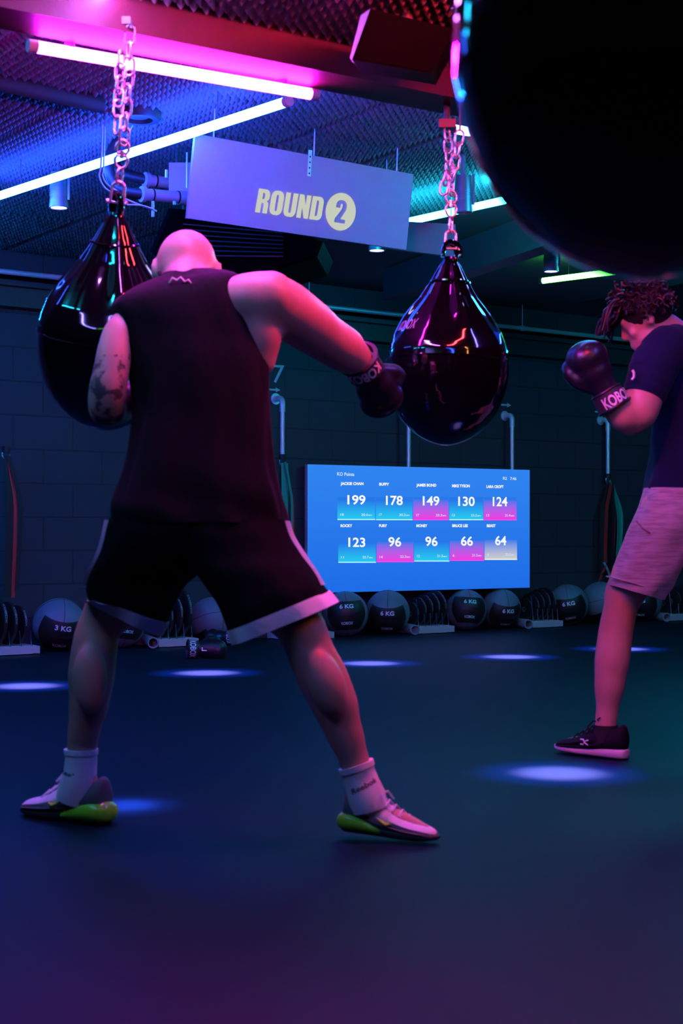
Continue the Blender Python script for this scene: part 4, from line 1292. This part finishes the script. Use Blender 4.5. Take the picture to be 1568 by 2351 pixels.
def shoe(parent, heel, toe, up, spec):
    """Athletic shoe; heel/toe are the sole ends on the ground, returns local->world map."""
    X = (Vector(toe) - Vector(heel)); L = X.length; X.normalize()
    Zv = Vector(up); Zv = (Zv - X * Zv.dot(X)).normalized(); Yv = Zv.cross(X)
    k = L / .30
    H = Vector(heel)
    W = lambda x, y, z: H + (X * x + Yv * y + Zv * z) * k
    def sect(x, w, zb, zt, n=22, pw=2.6, ytop=.78):
        out = []
        for i in range(n):
            t = 2 * math.pi * i / n; ct, st = math.cos(t), math.sin(t)
            xx = math.copysign(abs(ct) ** (2 / pw), ct); zz = math.copysign(abs(st) ** (2 / pw), st)
            zc = (zb + zt) / 2; hz = (zt - zb) / 2
            sc_ = 1 - (1 - ytop) * max(0, zz)
            out.append(W(x, xx * w * sc_, zc + zz * hz))
        return out
    up_rows = [(.004, .018, .04, .088), (.015, .030, .03, .104), (.045, .036, .03, .106), (.08, .039, .03, .104), (.115, .041, .03, .098), (.15, .044, .028, .086), (.185, .047, .026, .070), (.22, .047, .024, .058), (.255, .042, .022, .050), (.28, .032, .02, .042), (.296, .014, .02, .032)]
    um = MB().loft(dens([sect(*r, ytop=.62) for r in up_rows], 3)); u = obj('shoe_upper', um, spec['upper'], parent)
    hm = MB().loft(dens([sect(x, w + .004, zb, zt * 1.0, ytop=.62) for x, w, zb, zt in ((-.001, .02, .035, .115), (.012, .033, .03, .128), (.045, .038, .028, .104), (.085, .041, .028, .078), (.125, .044, .026, .055), (.20, .049, .022, .040), (.26, .043, .02, .034), (.292, .022, .018, .028))], 3))
    obj('heel_counter', hm, spec['heel'], parent)
    so = MB().loft(dens([sect(x, w, zb, zt, pw=3.5, ytop=1) for x, w, zb, zt in ((-.006, .022, .006, .036), (.01, .038, .0, .040), (.06, .043, .0, .038), (.12, .042, .0, .034), (.19, .049, .0, .030), (.25, .046, .002, .028), (.285, .034, .007, .026), (.304, .012, .012, .024))], 3))
    so_ = obj('sole', so, spec['sole'], parent)
    if spec.get('bubble'):
        bb = MB().loft(dens([sect(x, w, zb, zt, pw=2.3, ytop=1) for x, w, zb, zt in ((-.022, .012, .018, .034), (-.012, .036, .008, .056), (.015, .051, .003, .066), (.05, .054, .003, .062), (.09, .052, .004, .050), (.125, .045, .006, .032), (.145, .03, .01, .022))], 3))
        obj('air_bubble', bb, spec['bubble'], parent)
    tg = MB()
    tg.loft(dens([sect(x, w, zb, zt, ytop=.7) for x, w, zb, zt in ((.085, .012, .08, .135), (.10, .022, .08, .130), (.13, .022, .075, .106), (.17, .020, .06, .083), (.20, .012, .05, .066))], 3))
    obj('shoe_tongue', tg, spec['tongue'], parent)
    lm = MB()
    for i in range(5):
        x = .115 + .022 * i; z = .118 - .0125 * i
        lm.tube([W(x, -.026, z - .012), W(x + .004, 0, z + .006), W(x + .010, .026, z - .012)], .0032 * k, 6)
    for s in (-1, 1):
        lm.tube([W(.108, .004 * s, .128), W(.09, .02 * s, .152), W(.10, .036 * s, .142), W(.112, .01 * s, .125)], .003 * k, 6)
        lm.tube([W(.108, .004 * s, .128), W(.125, .028 * s, .132), W(.14, .044 * s, .108)], .003 * k, 6)
    obj('shoe_laces', lm, spec['laces'], parent)
    if spec.get('mark'):
        for s in (-1, 1):
            if spec['mark_kind'] == 'tick':
                mk = MB().tube([W(.165, s * .0495, .050), W(.15, s * .0492, .044), W(.135, s * .048, .050), W(.115, s * .046, .062)], [.002, .006, .005, .0015], 8)
                obj('shoe_mark', mk, spec['mark'], parent)
            else:
                mk = MB()
                for sg in (-1, 1):
                    mk.tube([W(.145 + dx + .007, s * .0485, .062 if sg > 0 else .044) for dx in (.013, .0)] + [W(.150, s * .0492, .054 if sg > 0 else .052), W(.132, s * .0485, .062 if sg > 0 else .044)], .0028, 6)
                obj('shoe_mark', mk, spec['mark'], parent)
    return W

# ---------------------------------------------------------------- bald boxer, seen from behind
man = thing('person', 'bald boxer in black sleeveless top and black shorts swinging a right punch, seen from behind', 'person', Vector((-.42, 4.45, 0)))
body = MB()
# head: skull, jaw and face turned away from the camera and down
hc = P(428, 604, 4.70)
hd_ = Matrix.Rotation(math.radians(-16), 3, 'X') @ Matrix.Rotation(math.radians(6), 3, 'Z')
hp = lambda x, y, z: hc + hd_ @ Vector((x, y, z))
body.ellipsoid(hc, (.089, .104, .098), hd_, 28, 20)
body.ellipsoid(hp(0, -.015, -.03), (.083, .088, .085), hd_, 24, 16)
body.ellipsoid(hp(0, .035, -.075), (.064, .070, .075), hd_, 24, 16)
body.ellipsoid(hp(0, .07, -.115), (.036, .032, .028), hd_)                         # chin
body.tube([hp(0, .100, .002), hp(0, .122, -.030), hp(0, .118, -.044)], [.010, .016, .014], 10, round_ends=True)   # nose
for s in (-1, 1):
    body.ellipsoid(hp(s * .034, .094, .012), (.026, .012, .009), hd_)               # brow
    body.ellipsoid(hp(s * .033, .092, -.010), (.014, .010, .010), hd_)              # eye ball bulge
    body.ellipsoid(hp(s * .045, .078, -.045), (.022, .018, .022), hd_)              # cheek
    e = MB()
    R_ = hd_ @ Matrix.Rotation(s * math.radians(-28), 3, 'Z')
    body.ellipsoid(hp(s * .090, -.002, -.030), (.010, .020, .033), R_)              # ear
    body.tube([hp(s * .093, .006, -.052), hp(s * .101, -.008, -.046), hp(s * .105, -.016, -.024), hp(s * .103, -.008, .0), hp(s * .095, .006, .004)], .0055, 8, round_ends=True)
body.tube([hp(-.022, .098, -.075), hp(0, .106, -.073), hp(.022, .098, -.075)], [.005, .008, .005], 8, round_ends=True)
body.tube([hp(-.020, .096, -.086), hp(0, .104, -.087), hp(.020, .096, -.086)], [.005, .008, .005], 8, round_ends=True)
limb(body, [(430, 628, 4.69, 56), (432, 668, 4.60, 62), (434, 720, 4.56, 74)])       # neck
# trunk inside the clothes
tr = rings_from([(330, 690, 560, 668, 4.57, .07), (300, 730, 596, 705, 4.56, .10), (300, 800, 592, 790, 4.54, .118), (312, 880, 598, 870, 4.53, .122), (320, 980, 600, 970, 4.50, .115), (318, 1080, 610, 1080, 4.47, .115), (300, 1170, 622, 1175, 4.46, .125), (300, 1240, 620, 1240, 4.46, .12), (370, 1270, 560, 1270, 4.46, .08)])
body.loft(dens(tr, 4))
# right arm, thrown forward and down to the right
limb(body, [(560, 690, 4.53, 62), (612, 690, 4.52, 66), (655, 712, 4.58, 68), (705, 745, 4.68, 62), (750, 778, 4.77, 55), (785, 800, 4.83, 53), (812, 822, 4.89, 43), (826, 836, 4.92, 35), (838, 849, 4.95, 31)], 22)
body.ellipsoid(P(622, 682, 4.51), (px_m(58, 4.5), .075, px_m(60, 4.5)), None)
limb(body, [(590, 700, 4.52, 55), (600, 760, 4.52, 50), (598, 830, 4.52, 36)])        # lat under the arm
# left arm, hanging then folded up to the guard
limb(body, [(300, 740, 4.53, 38), (270, 770, 4.48, 36), (258, 840, 4.45, 42), (246, 905, 4.44, 44), (246, 938, 4.47, 44)], 20)
limb(body, [(246, 938, 4.47, 43), (264, 935, 4.55, 43), (292, 920, 4.61, 37), (322, 896, 4.67, 31), (336, 880, 4.69, 30)], 20)
# legs
limb(body, [(380, 1230, 4.47, 92), (325, 1310, 4.52, 84), (262, 1390, 4.57, 62), (228, 1440, 4.58, 50), (217, 1490, 4.57, 53), (210, 1550, 4.57, 54), (205, 1610, 4.58, 47), (194, 1670, 4.59, 38), (188, 1720, 4.60, 34), (186, 1790, 4.60, 36)], 24)
limb(body, [(530, 1230, 4.45, 96), (590, 1310, 4.40, 88), (650, 1385, 4.36, 72), (690, 1440, 4.34, 57), (712, 1495, 4.34, 55), (740, 1555, 4.34, 59), (766, 1612, 4.34, 55), (790, 1680, 4.34, 44), (812, 1742, 4.34, 35), (828, 1800, 4.34, 36)], 24)
# calf muscles, knee hollows
body.ellipsoid(P(206, 1560, 4.50), (px_m(40, 4.5), .045, px_m(80, 4.5)))
body.ellipsoid(P(748, 1570, 4.28), (px_m(44, 4.3), .045, px_m(84, 4.3)), Matrix.Rotation(math.radians(-22), 3, 'Y'))
# feet inside the shoes, fists inside the gloves
h1, t1 = Vector((P(244, 1886, 4.56).x, 4.56, .0)), Vector((P(58, 1866, 4.74).x, 4.74, .0))
h2, t2 = Vector((P(790, 1915, 4.36).x, 4.36, .022)), Vector((P(1004, 1930, 4.27).x, 4.27, .004))
for h_, t_, ank in ((h1, t1, P(187, 1740, 4.60)), (h2, t2, P(820, 1770, 4.34))):
    d_ = (t_ - h_)
    body.tube([h_ + d_ * .16 + Vector((0, 0, .055)), h_ + d_ * .4 + Vector((0, 0, .055)), h_ + d_ * .65 + Vector((0, 0, .042)), h_ + d_ * .88 + Vector((0, 0, .030))], [.034, .034, .030, .018], 14, round_ends=True)
    body.tube([ank, h_ + d_ * .2 + Vector((0, 0, .06))], [.036, .036], 14, round_ends=True)
    
def man_post(me, off):
    ys = P(258, 820, 4.45)
    idx = []
    for p in me.polygons:
        c_ = p.center + off
        px = 784 + F * c_.x / c_.y; py = HORIZON - (c_.z - CAM_H) * F / c_.y
        idx.append(1 if (px < 322 and 815 < py < 1000) else 0)
    me.polygons.foreach_set('material_index', idx)
bo = remeshed('body', body, [M['skin'], M['tattoo']], man, .0085, 7, .5, man_post)

# sleeveless top
tank_rows = [(250, 1200, 658, 1200, 4.46, .165), (252, 1165, 650, 1165, 4.46, .160), (268, 1120, 644, 1120, 4.465, .152), (292, 1040, 628, 1050, 4.48, .142), (306, 960, 621, 970, 4.50, .138), (305, 890, 619, 900, 4.52, .142), (292, 825, 617, 835, 4.54, .146), (275, 770, 608, 780, 4.555, .142), (260, 722, 590, 722, 4.56, .132), (260, 696, 574, 668, 4.565, .115), (292, 672, 556, 636, 4.575, .092), (330, 652, 530, 624, 4.59, .072), (362, 638, 505, 621, 4.60, .062), (372, 630, 498, 619, 4.61, .058)]
tk_ = dens(rings_from(tank_rows, 72, 2.5), 5)
def tank_w(v, a):
    back = .5 - .5 * math.sin(a)         # a=270deg is towards the camera
    s = .55 * math.sin(9 * a + 7 * v) + .5 * math.sin(5 * a - 9 * v + 1.0) + .35 * math.sin(14 * a + 3 * math.sin(8 * v))
    low = math.exp(-((v - .12) / .16) ** 2) * math.sin(30 * v + 3 * a)
    return s * (.55 + .6 * (1 - v)) * min(1, (1 - v) * 6) + .7 * low
tk_ = wrinkle(tk_, .0055, tank_w)
top = obj('sleeveless_top', MB().loft(tk_), M['tank'], man)
def back_hit(px, py, rows=tk_):
    """Nearest top-surface point to a pixel on the camera side."""
    best = None
    for r in rows:
        for p in r:
            qx = 784 + F * p.x / p.y; qy = HORIZON - (p.z - CAM_H) * F / p.y
            d = (qx - px) ** 2 + (qy - py) ** 2 + (p.y - 4.3) * 60
            if best is None or d < best[0]: best = (d, p)
    return best[1]
nl = MB(); pts = []
for k in range(25):
    a = math.pi + math.pi * k / 24
    pts.append(P(432 + 66 * math.cos(a), 626 + 20 * -math.sin(a), 4.58 + .05 * math.sin(a)))
nl.tube(pts, .006, 8, round_ends=True); obj('neck_binding', nl, M['tank'], top)
pk = back_hit(416, 650)
lt = MB()
mk_pts = [(-.030, -.004), (-.022, .008), (-.010, .002), (.0, .010), (.012, -.002), (.022, .004), (.034, -.012)]
lt.tube([pk + Vector((x, -.006, z)) for x, z in mk_pts], [.004, .005, .0035, .005, .004, .0035, .002], 8, round_ends=True)
M['pink_print'] = mat('pale_neck_print', (.55, .42, .36), .6)
obj('neck_print', lt, M['pink_print'], top)
for s, rows in ((0, [(586, 630), (578, 690), (592, 740), (606, 785)]),):
    am = MB(); 
    am.tube([P(x, y_, 4.50 + .02 * i) for i, (x, y_) in enumerate(rows)], .005, 8, round_ends=True); obj('armhole_binding', am, M['tank'], top)

# shorts: two legs joined at the seat
shl = [(252, 1190, 560, 1190, 4.46, .152), (246, 1215, 545, 1228, 4.46, .158), (232, 1262, 520, 1268, 4.47, .156), (214, 1308, 474, 1306, 4.49, .147), (200, 1352, 426, 1345, 4.52, .135), (205, 1378, 396, 1400, 4.535, .126), (212, 1380, 366, 1456, 4.55, .118)]
shr = [(370, 1190, 656, 1192, 4.455, .152), (385, 1230, 664, 1222, 4.45, .160), (412, 1280, 690, 1262, 4.44, .160), (452, 1318, 716, 1300, 4.41, .152), (492, 1375, 738, 1334, 4.39, .145), (514, 1420, 752, 1356, 4.375, .136), (540, 1478, 770, 1384, 4.36, .126)]
def sh_w(v, a): return (math.sin(6 * a + 9 * v) * .6 + math.sin(10 * a - 5 * v) * .4 + .7 * math.sin(14 * v + 2 * a)) * v
rl_ = wrinkle(dens(rings_from(shl, 56, 2.4), 5), .005, sh_w); rr_ = wrinkle(dens(rings_from(shr, 56, 2.4), 5), .005, sh_w)
sm_ = MB().loft(rl_); sm_.loft(rr_)
shorts = obj('shorts', sm_, M['shorts'], man)
def hem(rings, drop, name='hem_band', width=3, grow=.005):
    last = rings[-1]; pv = rings[-1 - width]
    prev = [q + (p - q).normalized() * .042 for p, q in zip(pv, last)]
    c0 = sum(prev, Vector()) / len(prev); c1 = sum(last, Vector()) / len(last)
    out = []
    for f in (0., .25, .5, .75, 1.0):
        out.append([p + (q - p) * f + ((p - c0).normalized()) * (grow * (1 if 0 < f < 1 else .9)) for p, q in zip(prev, last)])
    d = (c1 - c0).normalized()
    out.append([p * .985 + c1 * .015 for p in out[-1]])
    return obj(name, MB().loft(out, cap=True), M['white_cloth'], shorts)
def hem_strip(pts_px, depth, wid, label):
    pass
hem(rl_, 0, width=4); hem(rr_, 0, width=4)
def stripe(px, ys, nm='side_stripe', w=.009):
    mb = MB(); rings = []
    for (x, y_), yy in zip(px, ys):
        p = P(x, y_, yy); rings.append([p + Vector((a * .006, b * .030, 0)) for a, b in ((-1, -1), (1, -1), (1, 1), (-1, 1))])
    mb.loft(dens(rings, 4)); return obj(nm, mb, M['white_cloth'], shorts)
stripe([(248, 1194), (238, 1240), (222, 1285), (206, 1315), (197, 1345)], [4.44, 4.44, 4.45, 4.47, 4.50])
stripe([(660, 1196), (671, 1230), (694, 1268), (719, 1306), (741, 1342)], [4.44, 4.43, 4.41, 4.39, 4.37])

# socks, shoes
def sock(js, name, text=None, m='white_cloth', tpos=None):
    mb = MB(); pts = [P(a, b, c_) for a, b, c_, r in js]; rr = [px_m(r, c_) for a, b, c_, r in js]
    mb.tube(pts, rr, 24)
    o = obj(name, mb, M[m], man if m == 'white_cloth' else guy)
    cf = MB().tube([pts[0] + (pts[0] - pts[1]).normalized() * .003, pts[0] + (pts[1] - pts[0]).normalized() * .012], rr[0] * 1.06, 24)
    obj('sock_cuff', cf, M[m], o)
    if text:
        v, f = glyphs(text, .02); v = v.copy(); v[:, 1] /= CAPF
        f0, = (.45,)
        L = pts[-1] - pts[0]; c_ = pts[0] + L * tpos[0]; rad = px_m(tpos[1], c_.y)
        ax = L.normalized(); xx = Vector((1, 0, 0)); xx = (xx - ax * xx.dot(ax)).normalized(); yy = Vector((0, -1, 0)); yy = (yy - ax * yy.dot(ax)).normalized()
        q = []
        for p in v:
            a = (p[0] - .5) * 1.7 + tpos[2]; q.append(c_ + (xx * math.sin(a) + yy * math.cos(a)) * rad - ax * (p[1] - .5) * .014 + ax * (p[0] - .5) * tpos[3])
        obj('sock_lettering', MB().add(q, f), M['dark_print'], o, smooth=False)
    return o
sock([(186, 1722, 4.60, 37), (186, 1745, 4.60, 37), (184, 1770, 4.60, 38), (180, 1800, 4.60, 44), (172, 1835, 4.61, 44)], 'sock', 'Reebok', tpos=(.45, 41.5, -.15, .012))
sock([(817, 1757, 4.34, 40), (824, 1778, 4.34, 39), (832, 1800, 4.34, 40), (842, 1828, 4.33, 44), (850, 1858, 4.33, 42)], 'sock', 'Reebok', tpos=(.45, 41.5, .15, -.012))
sp_shoe = dict(upper=M['white_cloth'], heel=M['grey_knit'], sole=M['dark_sole'], bubble=M['neon'], tongue=M['white_cloth'], laces=M['white_cloth'], mark=M['neon_print'], mark_kind='tick')
for h_, t_, upv in ((h1, t1, (0, 0, 1)), (h2, t2, (0, 0, 1))):
    sr_ = thing('shoe', 'x', 'shoe', h_.lerp(t_, .5)); del sr_['label']; del sr_['category']
    sr_.parent = man; sr_.location = h_.lerp(t_, .5) - Vector(man.location)
    shoe(sr_, h_, t_, upv, sp_shoe)
# gloves
fd = (P(862, 905, 5.0) - P(820, 832, 4.90)).normalized()
glove('boxing_glove', man, P(836, 846, 4.94), (1, .3, .2), (-.2, -1, -.1), Vector((.38, .75, -.50)), 1.12, 'KOBOX')
glove('boxing_glove', man, P(338, 878, 4.69), (1, .2, 0), (-.5, -1, .1), (.45, .25, 1), 1.08, 'KOBOX')

# ---------------------------------------------------------------- curly haired boxer at the right edge
guy = thing('person', 'curly haired boxer in navy t-shirt and grey shorts guarding his face, at the right edge', 'person', Vector((1.15, 5.95, 0)))
gb = MB()
GY = 5.95
h3c = P(1478, 722, GY)
# facing left and down, turned a little away
h3 = Matrix.Rotation(math.radians(78), 3, 'Z') @ Matrix.Rotation(math.radians(-32), 3, 'X')
gp = lambda x, y, z: h3c + h3 @ Vector((x, y, z))
gb.ellipsoid(h3c, (.076, .096, .092), h3, 26, 18)
gb.ellipsoid(gp(0, .03, -.075), (.058, .066, .070), h3, 22, 14)
gb.ellipsoid(gp(0, .070, -.118), (.032, .030, .026), h3)
gb.tube([gp(0, .092, .0), gp(0, .112, -.034), gp(0, .108, -.044)], [.008, .011, .010], 10, round_ends=True)
for s in (-1, 1):
    gb.ellipsoid(gp(s * .030, .088, .012), (.024, .011, .008), h3); gb.ellipsoid(gp(s * .03, .086, -.010), (.013, .010, .010), h3)
    gb.ellipsoid(gp(s * .042, .07, -.045), (.020, .018, .022), h3)
    gb.ellipsoid(gp(s * .078, -.004, -.030), (.009, .019, .032), h3)
gb.tube([gp(-.02, .094, -.078), gp(0, .104, -.076), gp(.02, .094, -.078)], [.005, .008, .005], 8, round_ends=True)
gb.tube([gp(-.018, .092, -.089), gp(0, .101, -.090), gp(.018, .092, -.089)], [.005, .008, .005], 8, round_ends=True)
limb(gb, [(1494, 742, GY + .01, 42), (1530, 765, GY + .03, 44), (1566, 800, GY + .05, 56)])
gtr = rings_from([(1500, 800, 1640, 800, GY + .06, .09), (1492, 850, 1668, 850, GY + .06, .13), (1510, 950, 1672, 950, GY + .05, .14), (1512, 1050, 1662, 1050, GY + .03, .13), (1500, 1130, 1660, 1130, GY + .02, .13), (1496, 1180, 1660, 1200, GY + .02, .13), (1520, 1230, 1640, 1240, GY + .02, .11)])
gb.loft(dens(gtr, 4))
limb(gb, [(1530, 810, 5.86, 46), (1500, 845, 5.82, 44), (1482, 900, 5.79, 45), (1468, 945, 5.78, 43), (1448, 968, 5.78, 33)], 20)      # upper arm
limb(gb, [(1452, 966, 5.78, 32), (1432, 955, 5.76, 37), (1414, 936, 5.75, 33), (1398, 912, 5.74, 26), (1392, 900, 5.74, 25)], 20)     # forearm
limb(gb, [(1570, 815, 6.22, 46), (1580, 880, 6.25, 42), (1562, 930, 6.22, 38)], 18)
limb(gb, [(1562, 930, 6.22, 36), (1530, 905, 6.28, 34), (1512, 870, 6.32, 28), (1508, 845, 6.33, 26)], 18)
limb(gb, [(1545, 1180, 5.90, 76), (1490, 1275, 5.92, 66), (1438, 1355, 5.92, 47), (1424, 1400, 5.92, 39), (1414, 1450, 5.93, 40), (1406, 1510, 5.93, 41), (1400, 1570, 5.93, 36), (1394, 1630, 5.93, 26), (1390, 1670, 5.93, 25), (1390, 1705, 5.93, 26)], 22)
limb(gb, [(1610, 1190, 6.0, 74), (1645, 1290, 5.85, 62), (1668, 1370, 5.75, 46), (1690, 1460, 5.60, 42), (1712, 1560, 5.52, 38), (1735, 1680, 5.45, 27), (1745, 1760, 5.42, 26)], 20)
h3h, h3t = Vector((P(1436, 1745, 5.86).x, 5.86, .0)), Vector((P(1278, 1730, 6.06).x, 6.06, .008))
h4h, h4t = Vector((P(1775, 1800, 5.30).x, 5.30, .0)), Vector((P(1690, 1800, 5.52).x, 5.52, .0))
for h_, t_, ank in ((h3h, h3t, P(1390, 1680, 5.93)), (h4h, h4t, P(1745, 1740, 5.42))):
    d_ = (t_ - h_)
    gb.tube([h_ + d_ * .16 + Vector((0, 0, .055)), h_ + d_ * .4 + Vector((0, 0, .055)), h_ + d_ * .65 + Vector((0, 0, .042)), h_ + d_ * .88 + Vector((0, 0, .030))], [.030, .032, .028, .018], 14, round_ends=True)
    gb.tube([ank, h_ + d_ * .22 + Vector((0, 0, .06))], [.036, .034], 14, round_ends=True)
remeshed('body', gb, M['skin'], guy, .0085, 6)
# t-shirt
tee_rows = [(1478, 1132, 1690, 1140, GY + .02, .170), (1486, 1090, 1686, 1095, GY + .02, .165), (1496, 1020, 1686, 1030, GY + .03, .16), (1500, 950, 1690, 950, GY + .04, .165), (1484, 880, 1690, 880, GY + .05, .168), (1476, 835, 1684, 830, GY + .055, .155), (1488, 795, 1668, 790, GY + .06, .125), (1515, 768, 1640, 760, GY + .06, .095), (1540, 752, 1615, 742, GY + .06, .070)]
te_ = wrinkle(dens(rings_from(tee_rows, 60, 2.4), 5), .005, lambda v, a: math.sin(7 * a + 11 * v) * .6 + math.sin(4 * a - 13 * v) * .7 + (.8 * math.sin(26 * v + 2 * a) if v < .3 else 0))
tee = obj('t_shirt', MB().loft(te_), M['tee'], guy)
def sleeve(js, nm='sleeve'):
    mb = MB(); pts = [P(a, b, c_) for a, b, c_, r in js]; rr = [px_m(r, c_) for a, b, c_, r in js]
    out = []; ro = []
    for i in range(len(pts) - 1):
        for k in range(6):
            s = k / 6; out.append(pts[i].lerp(pts[i + 1], s)); ro.append((rr[i] * (1 - s) + rr[i + 1] * s) * (1 + .025 * math.sin(i * 5 + k * 1.7)))
    out.append(pts[-1]); ro.append(rr[-1]); mb.tube(out, ro, 28, round_ends=False)
    return obj(nm, mb, M['tee'], tee)
sleeve([(1560, 776, 5.92, 34), (1530, 798, 5.86, 53), (1502, 840, 5.82, 56), (1488, 880, 5.80, 52), (1477, 912, 5.79, 48)])
sleeve([(1590, 780, 6.15, 30), (1576, 820, 6.22, 52), (1582, 880, 6.25, 50)])
mk = MB(); c_ = P(1448, 862, 5.74)
mk.tube([c_ + Vector((.002, -.02, .018)), c_ + Vector((.008, -.02, .008)), c_ + Vector((.008, -.02, -.008)), c_ + Vector((.0, -.02, -.018))], .005, 8); obj('sleeve_mark', mk, M['white_print'], tee)
# grey shorts
gs1 = [(1484, 1120, 1640, 1125, GY - .02, .150), (1468, 1160, 1628, 1165, GY - .03, .152), (1450, 1200, 1612, 1215, GY - .04, .146), (1432, 1245, 1588, 1262, GY - .04, .136), (1414, 1295, 1556, 1318, GY - .04, .126), (1404, 1322, 1540, 1350, GY - .04, .120), (1396, 1342, 1521, 1378, GY - .04, .114)]
gs2 = [(1560, 1125, 1690, 1130, GY + .03, .150), (1565, 1180, 1706, 1185, GY + .0, .148), (1578, 1250, 1722, 1255, GY - .06, .135), (1592, 1330, 1736, 1320, GY - .14, .120), (1600, 1390, 1744, 1375, GY - .2, .112)]
gw = lambda v, a: (math.sin(5 * a + 10 * v) * .6 + math.sin(9 * a - 6 * v) * .5)
gsm = MB().loft(wrinkle(dens(rings_from(gs1, 48, 2.3), 5), .005, gw)); gsm.loft(wrinkle(dens(rings_from(gs2, 48, 2.3), 5), .005, gw))
gsh = obj('shorts', gsm, M['marl'], guy)
hr = rings_from(gs1, 48, 2.3)[-1]; hc_ = sum(hr, Vector()) / len(hr)
hm_ = MB().tube([p + (p - hc_).normalized() * .003 + Vector((0, 0, .03)) for p in hr], .003, 6, closed=True); obj('hem_seam', hm_, M['marl'], gsh)
pk_ = MB().tube([P(1462, 1196, 5.78), P(1476, 1212, 5.77), P(1490, 1222, 5.77)], .004, 8, round_ends=True); obj('pocket_edge', pk_, M['marl'], gsh)
# black sock and shoe
def gsock(js):
    mb = MB().tube([P(a, b, c_) for a, b, c_, r in js], [px_m(r, c_) for a, b, c_, r in js], 24); obj('sock', mb, M['black_sock'], guy)
gsock([(1391, 1664, 5.93, 28), (1391, 1684, 5.93, 29), (1392, 1708, 5.92, 31)]); gsock([(1742, 1730, 5.43, 29), (1746, 1775, 5.42, 30)])
sp2 = dict(upper=M['shoe_black'], heel=M['shoe_black'], sole=M['sole_white'], tongue=M['shoe_black'], laces=M['shoe_black'], mark=M['white_print'], mark_kind='cross')
for h_, t_ in ((h3h, h3t), (h4h, h4t)):
    sr_ = thing('shoe', 'x', 'shoe', (0, 0, 0)); del sr_['label']; del sr_['category']
    sr_.parent = guy; sr_.location = h_.lerp(t_, .5) - Vector(guy.location)
    shoe(sr_, h_, t_, (0, 0, 1), sp2)
# gloves in guard
glove('boxing_glove', guy, P(1395, 906, 5.74), (.85, .1, .45), (.3, -1, .2), Vector((-.42, .0, .72)), 1.12, 'KOBOX')
glove('boxing_glove', guy, P(1508, 838, 6.33), (-.8, .2, .2), (-.2, 1, .1), (-.1, .1, 1), 1.15, 'KOBOX')
# curls
rng = random.Random(11)
hm = MB()
cap = []
cells = 0
hm.ellipsoid(gp(0, -.016, .016), (.090, .106, .098), h3, 26, 18)
n_c = 430
for i in range(n_c):
    z = 1 - 2 * (i + .5) / n_c; ph = i * 2.399963
    d = Vector((math.sqrt(max(0, 1 - z * z)) * math.cos(ph), math.sqrt(max(0, 1 - z * z)) * math.sin(ph), z))
    if d.y > .50 and d.z < .22: continue                    # face
    if d.z < -.42: continue                                 # neck line
    if d.z < -.05 and d.y > .15: continue
    base = gp(d.x * .084, d.y * .100 - .010, d.z * .094 + .014)
    nrm = (h3 @ Vector((d.x / .084, d.y / .1, d.z / .094))).normalized()
    L = rng.uniform(.030, .055) * (1.25 if d.y > .3 or d.z > .5 else .8)
    r0 = rng.uniform(.007, .012); tw = rng.choice((-1, 1)) * rng.uniform(3.5, 5.5) * math.pi / 2; ph0 = rng.uniform(0, 6.28)
    a = nrm.orthogonal().normalized(); b = nrm.cross(a)
    droop = Vector((0, 0, -1)) * rng.uniform(.0, .02)
    lean = (a * rng.uniform(-1, 1) + b * rng.uniform(-1, 1)) * .012
    pts = []
    for k in range(10):
        f = k / 9
        pts.append(base + nrm * (L * f - .004) + droop * f * f + lean * f + (a * math.cos(ph0 + tw * f) + b * math.sin(ph0 + tw * f)) * r0 * (.4 + .6 * f))
    hm.tube(pts, [.0062 - .0025 * k / 9 for k in range(10)], 6, round_ends=False)
# fringe falling over the brow
for i in range(46):
    u = rng.uniform(-1, 1)
    base = gp(u * .075, .075 - abs(u) * .03 + rng.uniform(-.02, .012), .07 + rng.uniform(-.02, .02))
    f0 = (h3 @ Vector((u * .4, 1, .12))).normalized(); dn_ = Vector((-.25, 0, -1))
    pts = []; ph0 = rng.uniform(0, 6.28); tw = rng.choice((-1, 1)) * rng.uniform(5, 9); L = rng.uniform(.05, .10)
    a = f0.orthogonal().normalized(); b = f0.cross(a)
    for k in range(12):
        f = k / 11
        pts.append(base + f0 * .05 * math.sin(f * 1.7) + dn_ * L * f * f + (a * math.cos(ph0 + tw * f) + b * math.sin(ph0 + tw * f)) * .009)
    hm.tube(pts, [.006 - .0025 * k / 11 for k in range(12)], 6)
obj('hair', hm, M['hair'], guy)
